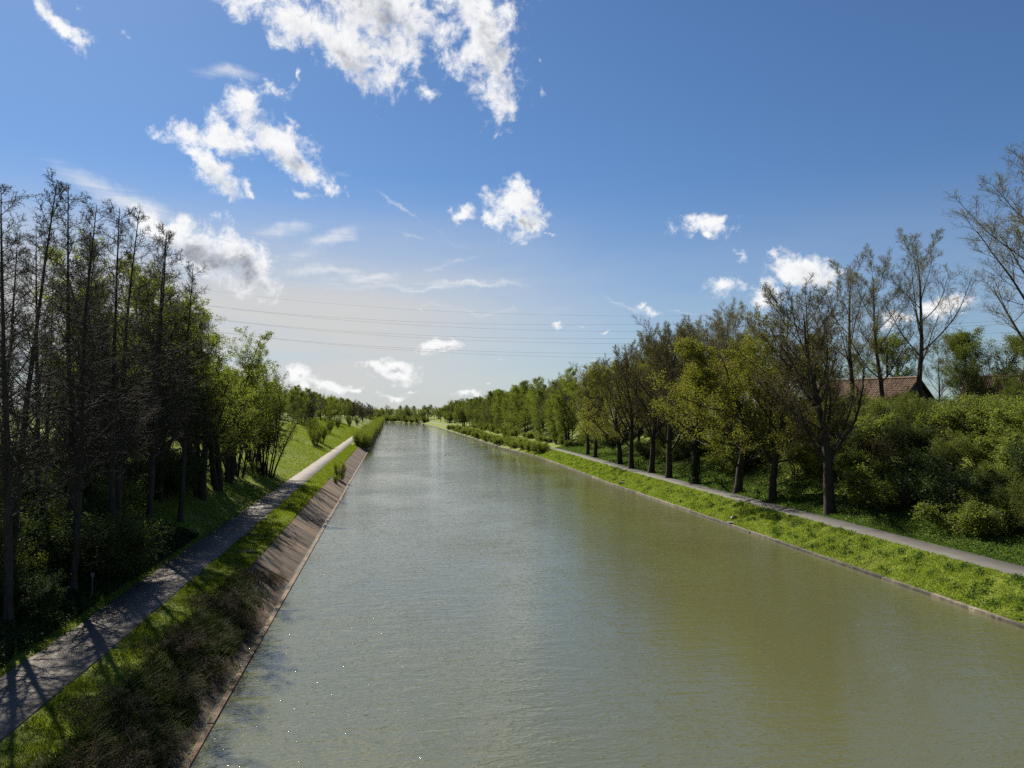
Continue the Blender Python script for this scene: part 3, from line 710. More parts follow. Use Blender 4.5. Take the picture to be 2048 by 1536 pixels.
# spruce and pines
make_tree('spruce', 111, single(8.0, 0.13, 0.0), [
    dict(seg=8, wig=0.005, trop=0.1, k=6, tip=0.08),
    dict(n=90, f=(0.06, 0.99), ang=88, angv=6, len=lambda f: 0.02 + 0.30 * (1 - f), seg=4, wig=0.03, trop=-0.1, rr=0.3, rmin=0.012, k=3),
    dict(n=8, f=(0.15, 1.0), ang=50, angv=8, len=lambda f: 0.35 - 0.2 * f, seg=2, wig=0.05, trop=-0.25, rr=0.5, rmin=0.008, k=3)],
    mats=('bark', 'bark', 'leaf_pine'), leaf=dict(per=16, size=0.16, aspect=0.3, spread=0.05))
make_tree('pine', 112, single(11.0, 0.24, 0.02), [
    dict(seg=9, wig=0.03, trop=0.1, k=7, tip=0.15),
    dict(n=26, f=(0.35, 0.98), ang=62, angv=12, len=lambda f: 0.16 + 0.24 * np.sin(np.pi * np.clip(f, 0, 1)), seg=5, wig=0.10, trop=0.6, rr=0.35, rmin=0.03, k=4),
    dict(n=10, f=(0.3, 1.0), ang=42, angv=12, len=lambda f: 0.36 - 0.12 * f, seg=3, wig=0.12, trop=0.4, rr=0.5, rmin=0.012, k=3)],
    mats=('bark', 'bark', 'leaf_birch'), leaf=dict(per=60, size=0.17, aspect=0.4, spread=0.22, f0=0.2))
# distant round-headed trees, bare
make_tree('far_bare', 121, single(8.5, 0.22, 0.03), [
    dict(seg=8, wig=0.04, trop=0.1, k=6, tip=0.15),
    dict(n=14, f=(0.15, 0.98), ang=48, angv=9, len=lambda f: 0.20 + 0.38 * (1 - f), seg=6, wig=0.08, trop=0.7, rr=0.5, rmin=0.04, k=4),
    dict(n=9, f=(0.2, 1.0), ang=38, angv=10, len=lambda f: 0.42 - 0.16 * f, seg=3, wig=0.12, trop=0.4, rr=0.5, rmin=0.022, k=3),
    dict(n=6, f=(0.2, 1.0), ang=38, angv=12, len=lambda f: 0.46 - 0.1 * f, seg=2, wig=0.14, trop=0.2, rr=0.6, rmin=0.016, rtip=0.01, k=3)],
    mats=('bark', 'twig_brown', 'bud'), leaf=dict(per=4, size=0.13, aspect=0.6, spread=0.10))

TREE_RNG = np.random.default_rng(2024)
def plant(proto, name, label, cat, x, y, h=None, group=None, rz=None, wide=1.0, lean=(0, 0), dz=0.0):
    """a tree or bush of its own: an empty at its foot with trunk, crown (and ivy) of the prototype"""
    trunk, crown, ivy, top, _ = PROTO[proto]
    s = (h / top) if h else 1.0
    rz = TREE_RNG.uniform(0, 6.28) if rz is None else rz
    e = link(name, None, loc=(x, y, float(ground_z(x, y)) + dz), rot=(lean[0], lean[1], rz), scale=(s * wide, s * wide, s))
    e.empty_display_size = 0.2
    tag(e, label, cat, group)
    bushy = trunk.name.split('_')[0] in ('bush', 'osier', 'bramble', 'thicket', 'scrub')
    link('stems' if bushy else 'trunk', trunk, e)
    link('foliage' if bushy else 'crown', crown, e)
    if ivy:
        link('ivy', ivy, e)
    return e

# ------------------------------------------------------------------ planting
ORD = ['first', 'second', 'third', 'fourth', 'fifth', 'sixth', 'seventh', 'eighth', 'ninth', 'tenth', 'eleventh', 'twelfth', 'thirteenth', 'fourteenth']
L = np.random.default_rng(77)

# the left wood: front row of alders at the foot of the slope, then rows higher up
front = [(-14.0, 31.2, 16.6), (-15.2, 33.8, 17.4), (-13.9, 36.6, 17.6), (-15.0, 39.4, 18.6), (-14.2, 42.4, 18.8), (-15.2, 45.6, 19.2), (-14.3, 48.8, 19.0), (-15.3, 52.2, 19.6), (-14.4, 56.0, 18.2)]
for i, (x, y, h) in enumerate(front):
    plant('alder_' + 'abc'[i % 3], 'alder_tree', 'tall bare alder beside the left path, %s from the near end of its row' % ORD[i], 'tree', x, y, h, 'alders along the left path', wide=1.05, lean=(L.normal(0, 0.012), L.normal(0, 0.012)))
for i in range(10):
    plant('alder_' + 'bca'[i % 3] if i < 6 or i % 2 else 'willow_' + 'ab'[i // 2 % 2], 'alder_tree' if i < 6 or i % 2 else 'willow_tree', ('slender bare alder' if i < 6 or i % 2 else 'green willow') + ' in the second row of the left wood, %s from its near end' % ORD[i], 'tree', -18.4 + L.normal(0, 0.7), 36.0 + 3.5 * i + L.normal(0, 0.6), L.uniform(16.0, 18.2), 'second row of the left wood', wide=1.1, lean=(L.normal(0, 0.015), L.normal(0, 0.015)))
for i in range(8):
    plant('alder_' + 'cab'[i % 3] if i < 4 or i % 3 == 0 else 'willow_' + 'ab'[i % 2], 'wood_tree', ('bare alder' if i < 4 or i % 3 == 0 else 'green willow') + ' standing high on the slope deep in the left wood', 'tree', -22.8 + L.normal(0, 0.9), 46.0 + 4.4 * i + L.normal(0, 0.8), L.uniform(14.0, 16.2), 'trees deep in the left wood', wide=1.15)
for i in range(5):
    x, y = -29.0 + L.normal(0, 1.5), 58.0 + 8.0 * i + L.normal(0, 1.0)
    plant(['willow_a', 'alder_b', 'willow_b'][i % 3], 'wood_tree', 'thin tree on the crest at the back of the left wood', 'tree', x, y, L.uniform(11, 13.2), 'trees on the crest behind the left wood')
# green trees closing the wood
gl = [(-16.6, 60.0, 18.0, 'tall spring green willow just past the last bare alder of the left wood'),
      (-15.2, 66.0, 18.8, 'green willow with its trunk on the sunny grass slope by the left path'),
      (-18.6, 69.0, 18.4, 'high green willow rising above the others at the end of the left wood'),
      (-15.6, 73.5, 17.6, 'yellow green willow leaning out over the left grass slope'),
      (-19.5, 78.0, 16.4, 'light green willow up the slope behind the leaning willow'),
      (-16.2, 80.5, 16.2, 'low branching green willow next to the many-stemmed thicket'),
      (-21.0, 88.0, 13.6, 'small green willow up the slope behind the many-stemmed thicket')]
for i, (x, y, h, lab) in enumerate(gl):
    plant('willow_' + 'ab'[i % 2], 'willow_tree', lab, 'tree', x, y, h, 'willows at the end of the left wood', wide=1.2, lean=(0, 0.05 if i == 3 else 0.0))
for i, (x, y, h, lab) in enumerate([(-14.6, 92.5, 13.4, 'big many-stemmed grey green bush at the end of the left wood, nearest the path'),
                                    (-16.6, 86.0, 13.4, 'many-stemmed bush under the last willows of the left wood'),
                                    (-17.4, 99.0, 12.4, 'many-stemmed bush with an airy top, farthest of the left wood'),
                                    (-21.5, 97.0, 10.4, 'many-stemmed bush up the slope behind the biggest bush')]):
    plant('thicket_' + 'ba'[i % 2], 'thicket_bush', lab, 'bush', x, y, h, 'many-stemmed bushes ending the left wood', wide=0.85)
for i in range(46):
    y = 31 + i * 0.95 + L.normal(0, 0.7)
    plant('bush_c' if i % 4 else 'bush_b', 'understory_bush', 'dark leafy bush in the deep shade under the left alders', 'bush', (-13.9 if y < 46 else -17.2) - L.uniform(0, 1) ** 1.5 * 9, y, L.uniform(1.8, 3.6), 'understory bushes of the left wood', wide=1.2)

# near left bank: bramble tangles between path and water
br = [(-7.6, 20.5, 'a', 1.5), (-8.3, 24.0, 'b', 1.3), (-7.3, 26.8, 'b', 1.4), (-8.0, 30.2, 'a', 1.3), (-7.2, 33.2, 'b', 1.2), (-8.0, 36.2, 'a', 1.2), (-7.4, 39.3, 'b', 1.2), (-7.7, 42.5, 'a', 1.0), (-8.6, 18.0, 'a', 1.5), (-6.9, 23.2, 'b', 1.4), (-6.7, 29.0, 'a', 1.4), (-6.9, 35.6, 'a', 1.3), (-6.8, 44.8, 'a', 1.0)]
brs = sorted(range(len(br)), key=lambda i: br[i][1])
for n_, i in enumerate(brs):
    x, y, v, h = br[i]
    plant('bramble_' + v, 'bramble_bush', '%s bramble tangle on the left bank, %s from the bottom of the picture' % ('brown dry' if v == 'a' else 'green leaved', ORD[n_]), 'bramble', x, y, h * 0.8, 'brambles on the near left bank', wide=1.15)

# osiers along the left waterline
plant('osier_a', 'osier_bush', 'small lone willow bush growing from the slabs at the left waterline', 'bush', -6.9, 104.0, 2.9, wide=0.9)
plant('osier_b', 'osier_bush', 'low tuft of willow shoots just before the lone bush at the left waterline', 'bush', -7.0, 98.5, 1.5, wide=0.8)
y = 181.0
k = 0
while y < 520:
    plant('osier_' + 'ab'[k % 2], 'osier_bush', 'upright yellow green willow in the dense hedge along the far left waterline', 'bush', -7.3 + L.normal(0, 0.35), y, L.uniform(3.7, 4.6), 'willow hedge along the left waterline', wide=1.15)
    y += 2.6 + max(0, y - 240) * 0.014
    k += 1

# open grass slope and hill on the left
for i, (x, y, h) in enumerate([(-15.2, 158, 4.8), (-16.2, 164, 5.4), (-15.0, 170, 5.0), (-17.4, 173, 5.2)]):
    plant('thicket_' + 'ab'[i % 2], 'slope_bush', 'rounded bush in the clump on the sunny left grass slope, %s from its near end' % ORD[i], 'bush', x, y, h, 'clump of bushes on the left grass slope', wide=0.8)
plant('spruce', 'spruce_tree', 'small dark spruce behind the bush clump on the left slope', 'tree', -20.6, 200, 7.8)
for i, (x, y) in enumerate([(-17.0, 215), (-18.0, 260), (-16.5, 305), (-15.5, 345), (-18.5, 330)]):
    plant('thicket_b', 'slope_bush', 'single bush on the far left grass slope, %s one past the bush clump' % ORD[i], 'bush', x, y, 4.2, 'single bushes on the far left slope')
for i in range(120):
    y = 108 + i * 3.3 + L.normal(0, 2)
    x = -22.5 - L.uniform(0, 17) - (5 if y < 200 else 0)
    p = ['birch_a', 'birch_b', 'willow_a', 'thicket_a', 'birch_b', 'far_bare'][int(L.integers(0, 6))]
    plant(p, 'hill_tree', {'birch_a': 'green birch', 'birch_b': 'pale green birch', 'willow_a': 'green willow', 'thicket_a': 'low bushy tree', 'far_bare': 'bare brown tree'}[p] + ' in the belt of trees along the crest of the left hill', 'tree', x, y, L.uniform(6.8, 10.8), 'trees along the left hill', wide=1.3)
for i in range(9):
    plant('far_bare', 'bare_tree', 'round bare grey tree at the far end of the left bank', 'tree', -13.0 - L.uniform(0, 12), 395 + i * 14, L.uniform(8.5, 11.5), 'bare trees at the end of the left bank', wide=1.2)

# the row of trees beside the right path, from the near end
row = [('oak_bare_a', 35.0, 57.8, 20.0, 1.05, 0.4, (0.0, -0.03), 'oak_tree', 'large bare dark oak with low spreading limbs, nearest of the row by the right path'),
       ('maple_a', 35.1, 67.4, 17.2, 1.05, 1.2, (0.02, 0.02), 'maple_tree', 'olive leaved tree with crooked trunk next to the large bare oak'),
       ('maple_b', 34.7, 74.2, 16.4, 1.1, 2.8, (0.0, -0.07), 'maple_tree', 'yellow olive leaved tree on a thin forked trunk, third in the right row'),
       ('oak_bare_b', 34.3, 84.3, 19.6, 0.95, 0.9, (0, 0), 'oak_tree', 'bare tree with ivy round its trunk in the middle of the right row'),
       ('oak_bare_c', 33.9, 91.8, 20.6, 0.95, 2.0, (0.03, 0.0), 'oak_tree', 'tall bare tree just beyond the ivy-clad one in the right row'),
       ('oak_bare_a', 34.2, 99.2, 20.4, 0.95, 3.9, (-0.03, -0.05), 'oak_tree', 'bare tree with a leaning trunk, sixth in the right row'),
       ('oak_bare_c', 33.8, 106.5, 19.6, 0.95, 4.4, (0, 0), 'oak_tree', 'bare tree between the leaning one and the bright leaved maple, right row'),
       ('maple_b', 34.8, 115.4, 16.6, 1.1, 0.5, (0, 0), 'maple_tree', 'bright yellow green leaved tree towards the far end of the right row'),
       ('oak_bare_a', 35.2, 131.7, 18.4, 0.9, 5.0, (0, 0), 'oak_tree', 'round-headed bare tree at the far end of the right row, last but one'),
       ('oak_bare_c', 35.6, 138.6, 17.6, 0.95, 1.5, (0, 0), 'oak_tree', 'round-headed bare tree ending the right row against the birches')]
for p, x, y, h, wd, rz, ln, nm, lab in row:
    plant(p, nm, lab, 'tree', x, y, h, 'trees in a row beside the right path', rz=rz, wide=wd * 1.15, lean=ln)

# poplars on the crest of the right slope
for p, x, y, h, rz, lab in [('poplar_b', 54.4, 84.8, 20.8, 0.3, 'tall open poplar with forked trunk in front of the tiled barn roof'),
                            ('poplar_a', 55.4, 80.6, 20.0, 1.9, 'straight poplar standing before the middle of the tiled barn roof'),
                            ('poplar_b', 56.9, 76.4, 22.4, 3.3, 'tallest of the three poplars by the barn, at its gable end'),
                            ('poplar_a', 57.6, 60.8, 27.0, 4.0, 'huge poplar whose crown reaches in from the right edge'),
                            ('poplar_a', 44.4, 107.0, 18.2, 0.8, 'pale twiggy poplar behind the right row, farthest from the barn'),
                            ('poplar_b', 45.8, 101.8, 18.4, 2.6, 'pale twiggy poplar behind the ivy-clad tree'),
                            ('poplar_a', 47.2, 97.0, 18.0, 5.1, 'pale twiggy poplar rising behind the olive leaved trees'),
                            ('poplar_b', 49.5, 91.5, 17.5, 1.0, 'pale poplar between the large oak and the barn')]:
    plant(p, 'poplar_tree', lab, 'tree', x, y, h, 'poplars on the right crest', rz=rz, wide=1.35 if h > 24 else 1.15)
for i in range(12):
    plant('poplar_' + 'ab'[i % 2], 'poplar_tree', 'pale twiggy poplar filling the second line behind the right row', 'tree', 41.5 + 5.0 * (i % 3) / 2 + L.normal(0, 0.6), 92 + i * 4.0 + L.normal(0, 0.8), L.uniform(17.0, 20.0), 'second line of poplars behind the right row', wide=1.1)
for x, y, h, lab in [(84.0, 103, 14.0, 'round olive crowned pine behind the barn, right of the tallest poplar'), (73.5, 106, 13.5, 'round olive crowned pine behind the gable of the barn'), (90.0, 98, 13.0, 'round olive crowned pine beyond the dark roofed building')]:
    plant('pine', 'pine_tree', lab, 'tree', x, y, h, 'pines behind the barn', wide=1.3)
for i in range(9):
    plant(['far_bare', 'poplar_a', 'birch_a'][i % 3], 'back_tree', 'thin tree in the hazy belt behind the barn', 'tree', 62 + i * 4.5 + L.normal(0, 1), 118 - i * 3 + L.normal(0, 2), L.uniform(10, 14), 'trees behind the barn')
for i, (x, y, h) in enumerate([(62.0, 72, 6.0), (65.5, 75.5, 6.8), (66.0, 68.5, 6.4), (69.5, 76.0, 6.6)]):
    plant('scrub_red', 'bare_scrub', 'reddish leafless scrub in front of the dark roofed building, %s from the barn' % ORD[i], 'bush', x, y, h, 'reddish scrub on the right crest')
for i, (x, y, h) in enumerate([(59.0, 70, 7.5), (61.0, 67.0, 6.5)]):
    plant('thicket_b', 'olive_thicket', 'thin olive thicket right of the barn gable, %s from the barn' % ORD[i], 'bush', x, y, h, 'thickets by the barn')

# bushes covering the near right slope
k = 0
for yy_ in np.arange(36, 84, 4.3):
    for xx_ in np.arange(38.5, 53.5, 3.4):
        x, y = xx_ + L.normal(0, 0.7), yy_ + L.normal(0, 0.8)
        if x > y * 0.95 + 3 or (x < 40.5 and y > 58):
            continue
        p = ['bush_a', 'bush_b', 'bush_a', 'bush_c', 'thicket_b', 'bush_b', 'scrub_red'][int(L.integers(0, 7))]
        kind_ = {'bush_a': 'broad leaved green bush', 'bush_b': 'small leaved green bush', 'bush_c': 'dark leafy bush', 'thicket_b': 'upright olive bush', 'scrub_red': 'bare reddish bush'}[p]
        zone = ('by the path' if x < 42 else 'half way up' if x < 48 else 'near the crest') + (' at the edge' if y < 52 else ' beyond the oak' if y > 66 else '')
        plant(p, 'slope_bush', kind_ + ' on the right slope ' + zone, 'bush', x, y, L.uniform(2.4, 3.9) * (1.35 if p[0] in 'ts' else 1), 'bushes on the near right slope', wide=1.35 if p[0] == 'b' else 1.0)
        k += 1
for i, (x, y) in enumerate([(48.5, 50.5), (51.0, 53.5), (47.0, 55.0), (50.0, 57.5), (53.5, 57.0), (52.5, 61.5), (48.0, 61.0), (55.0, 62.5), (45.0, 48.0), (54.5, 66.0)]):
    plant('bush_' + 'ab'[i % 2], 'slope_bush', 'fresh green bush below the reddish scrub, %s from the near end' % ORD[i], 'bush', x, y, L.uniform(2.8, 3.8), 'fresh green bushes below the reddish scrub', wide=1.4)
for i in range(6):
    plant('bush_c', 'hedge_bush', 'dark evergreen bush in the hedge below the barn roof', 'bush', 51.5 + L.normal(0, 0.4) + i * 0.15, 89 - i * 2.3, L.uniform(2.4, 3.0), 'dark hedge below the barn', wide=1.2)
# undergrowth behind the row
for i in range(48):
    y = 60 + i * 1.75
    p = ['bush_c', 'bush_b', 'thicket_b', 'bush_a'][i % 4]
    plant(p, 'undergrowth_bush', 'leafy bush in the shade behind the right row of trees', 'bush', 38.6 + L.uniform(0, 9.5) + (1.5 if p == 'thicket_b' else 0), y + L.normal(0, 0.6), L.uniform(4.5, 6.5) if p == 'thicket_b' else L.uniform(1.8, 3.4), 'bushes behind the right row', wide=1.25)

# wood beyond the row, right
for i in range(120):
    y = 118 + i * 1.9 + L.normal(0, 1.5)
    s = 8.6 + L.uniform(0, 1) ** 1.3 * 24 + (6 if y < 146 else 0)
    p = ['birch_a', 'birch_b', 'birch_a', 'willow_b', 'birch_b', 'poplar_a'][int(L.integers(0, 6))]
    h = L.uniform(11, 15.5) * np.interp(y, [120, 200, 340], [1.05, 1.05, 0.9]) * (0.85 if s > 20 else 1)
    plant(p, 'wood_tree', {'birch_a': 'dull green birch', 'birch_b': 'pale green birch', 'willow_b': 'green willow', 'poplar_a': 'pale bare poplar'}[p] + ' in the wood beyond the end of the right row', 'tree', float(xr(y)) + s, y, float(h), 'wood beyond the right row', wide=1.15)
for i in range(26):
    y = 146 + i * 7
    plant(['bush_b', 'thicket_a', 'bush_a'][i % 3], 'wood_edge_bush', 'bush along the edge of the far wood beside the right path', 'bush', float(xr(y)) + 7.6 + L.uniform(0, 2.5), y + L.normal(0, 1), [2.2, 3.6, 2.0][i % 3] * L.uniform(0.85, 1.2), 'bushes at the edge of the right wood', wide=1.1)
y = 158.0
k = 0
while y < 350:
    p = ['osier_a', 'bush_a', 'osier_b'][k % 3]
    plant(p, 'waterside_bush', 'pale green bush at the far right waterline', 'bush', float(xr(y)) + 0.9 + L.uniform(0, 1.6), y, L.uniform(1.9, 2.9), 'bushes along the right waterline', wide=1.25)
    y += 2.7 + max(0, y - 220) * 0.022
    k += 1
for i in range(95):
    y = 325 + i * 2.2 + L.normal(0, 2)
    s = 8.5 + L.uniform(0, 1) * 42
    p = ['birch_a', 'thicket_a', 'far_bare', 'birch_b', 'pine', 'thicket_b'][int(L.integers(0, 6))]
    plant(p, 'far_tree', {'birch_a': 'dull green birch', 'birch_b': 'pale green birch', 'thicket_a': 'rounded green tree', 'thicket_b': 'rounded dull tree', 'far_bare': 'bare dark tree', 'pine': 'dark pine'}[p] + ' on the far right hillside near the bend', 'tree', float(xr(y)) + s, y, L.uniform(7.5, 11.5) + (3.5 if s > 25 else 0), 'trees on the far right hillside', wide=1.3)
for i in range(64):
    x = -105 + i * 2.3
    y = float(np.interp(x, [-110, -75, -7, 19, 40], [760, 705, 588, 510, 505])) + 8 + L.uniform(0, 26)
    p = ['far_bare', 'thicket_b', 'birch_a', 'thicket_a'][int(L.integers(0, 4))]
    plant(p, 'bend_tree', {'birch_a': 'dull green birch', 'thicket_a': 'rounded green tree', 'thicket_b': 'rounded grey tree', 'far_bare': 'bare tree'}[p] + ' across the water where the canal bends', 'tree', x, y, L.uniform(7.0, 11.0), 'trees at the bend of the canal', wide=1.35)

for i in range(46):
    y = 496 + i * 4.6
    plant(['osier_a', 'thicket_b', 'bush_a', 'thicket_a'][i % 4], 'shore_bush', 'low bush at the waterline across the bend of the canal', 'bush', float(xr(y)) + 1.2 + L.uniform(0, 3), y, [3.0, 6.0, 3.2, 5.2][i % 4] * L.uniform(0.8, 1.2), 'bushes along the bend', wide=1.5)

# ------------------------------------------------------------------ grass, weeds
def blades(rng, x, y, h, wd, leanf=0.5):
    n = len(x)
    z = ground_z(x, y) - 0.02
    a = rng.uniform(0, 6.28, n)
    dx, dy = np.cos(a) * wd * 0.5, np.sin(a) * wd * 0.5
    lx, ly = rng.normal(0, leanf, n) * h, rng.normal(0, leanf, n) * h
    b = np.stack([x, y, z], 1)
    o = np.stack([dx, dy, 0 * dx], 1)
    tip = b + np.stack([lx, ly, h * rng.uniform(0.5, 1.1, n)], 1)
    V = np.stack([b - o, b + o, tip], 1).reshape(-1, 3)
    return V, np.arange(3 * n).reshape(n, 3)
def clump(x, y, f):
    return 0.5 + 0.5 * np.sin(x * f + 2.1 * np.sin(y * f * 0.7)) * np.sin(y * f * 1.1 + 1.7 * np.sin(x * f * 0.6))
G = np.random.default_rng(404)

# right bank between water edge and path
n = 190000
y = 24 + 146 * G.uniform(0, 1, n) ** 1.55
s = G.uniform(0.32, 3.75, n)
x = xr(y) + s
c = clump(x, y, 1.9) * 0.6 + clump(x + 7, y, 5.0) * 0.4
k = G.uniform(0, 1, n) < 0.45 + 0.75 * c
x, y, c = x[k], y[k], c[k]
far = np.interp(y, [24, 170], [0.8, 2.0])
V, F = blades(G, x, y, (0.11 + 0.15 * c) * np.sqrt(far), 0.045 * far)
dry = G.uniform(0, 1, len(F)) < 0.05 + 0.25 * clump(x + 3, y, 0.9) ** 3
tag(link('grass', mesh('right_bank_grass', V, [(F[~dry], 0), (F[dry], 1)], ['grass_lush', 'leaf_dry'])), 'lush bright green grass on the right bank between water and path', 'grass', kind='stuff')
# leafy weeds in the same bank
cx, cy = G.uniform(0.7, 3.5, 280), 26 + 130 * G.uniform(0, 1, 280) ** 1.4
idx = np.repeat(np.arange(280), 70)
r_ = np.abs(G.normal(0, 0.32, len(idx)))
a_ = G.uniform(0, 6.28, len(idx))
yy_ = cy[idx] + r_ * np.sin(a_)
xx_ = xr(yy_) + np.clip(cx[idx] + r_ * np.cos(a_), 0.35, 3.6)
zz_ = ground_z(xx_, yy_) + G.uniform(0.02, 0.27, len(idx)) * np.exp(-(r_ / 0.5) ** 2)
V, F = leaf_quads(G, np.stack([xx_, yy_, zz_], 1), 0.12, 0.6)
tag(link('weeds', mesh('right_bank_weeds', V, [(F, 0)], ['weed'])), 'clumps of leafy green weeds in the right bank grass', 'weeds', kind='stuff')
# ground cover beyond the right path
n = 130000
y = 30 + 135 * G.uniform(0, 1, n) ** 1.4
s = 6.05 + G.uniform(0, 1, n) ** 1.4 * 9
x = xr(y) + s
c = clump(x, y, 1.4)
zz_ = ground_z(x, y) + G.uniform(0, 0.5, n) * (0.25 + 0.75 * c) * np.clip((s - 5.9) / 1.2, 0.15, 1)
V, F = leaf_quads(G, np.stack([x, y, zz_], 1), np.interp(y, [30, 165], [0.11, 0.2]).mean(), 0.55)
tag(link('ground_cover', mesh('right_ground_cover', V, [(F, 0)], ['weed'])), 'low green ground cover beneath the row trees beyond the right path', 'ground cover', kind='stuff')
# left verge
n = 90000
y = 14 + 170 * G.uniform(0, 1, n) ** 1.6
x = xl(y) - G.uniform(2.02, 4.05, n)
c = clump(x, y, 2.3)
k = G.uniform(0, 1, n) < 0.4 + 0.8 * c
x, y, c = x[k], y[k], c[k]
far = np.interp(y, [14, 180], [0.8, 2.2])
V, F = blades(G, x, y, (0.08 + 0.16 * c) * np.sqrt(far), 0.04 * far)
tag(link('grass', mesh('left_verge_grass', V, [(F, 0)], ['grass'])), 'green grass verge between the left path and the slabs', 'grass', kind='stuff')
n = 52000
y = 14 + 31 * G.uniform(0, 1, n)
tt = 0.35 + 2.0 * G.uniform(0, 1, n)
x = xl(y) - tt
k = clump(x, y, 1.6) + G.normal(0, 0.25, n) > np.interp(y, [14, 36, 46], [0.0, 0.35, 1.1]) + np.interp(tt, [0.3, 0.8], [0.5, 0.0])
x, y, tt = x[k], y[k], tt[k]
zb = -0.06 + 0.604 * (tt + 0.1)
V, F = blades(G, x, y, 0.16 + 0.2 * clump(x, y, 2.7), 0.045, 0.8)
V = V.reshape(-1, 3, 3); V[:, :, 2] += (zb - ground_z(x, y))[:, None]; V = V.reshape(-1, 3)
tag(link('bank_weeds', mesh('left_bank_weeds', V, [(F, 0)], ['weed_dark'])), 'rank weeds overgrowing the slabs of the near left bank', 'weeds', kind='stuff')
# left slope
n = 150000
y = 26 + 290 * G.uniform(0, 1, n) ** 1.7
x = xl(y) - 6.5 - G.uniform(0, 1, n) ** 1.2 * 15
c = clump(x, y, 1.1)
far = np.interp(y, [26, 320], [0.9, 3.2])
V, F = blades(G, x, y, (0.09 + 0.15 * c) * np.sqrt(far), 0.045 * far)
tag(link('grass', mesh('left_slope_grass', V, [(F, 0)], ['grass'])), 'grass on the left slope above the path', 'grass', kind='stuff')

# added dark ivy layer, its colour deepening the shade under the left wood
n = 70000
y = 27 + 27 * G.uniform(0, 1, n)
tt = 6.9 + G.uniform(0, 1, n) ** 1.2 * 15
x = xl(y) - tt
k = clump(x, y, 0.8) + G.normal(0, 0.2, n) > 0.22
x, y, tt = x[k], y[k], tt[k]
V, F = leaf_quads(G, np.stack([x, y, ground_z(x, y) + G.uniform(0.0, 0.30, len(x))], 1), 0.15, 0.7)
tag(link('shade_ivy', mesh('left_shade_ivy', V, [(F, 0)], ['leaf_ivy'])), 'dark ivy layer added to deepen shade on the ground under the left wood', 'ground cover', kind='stuff')

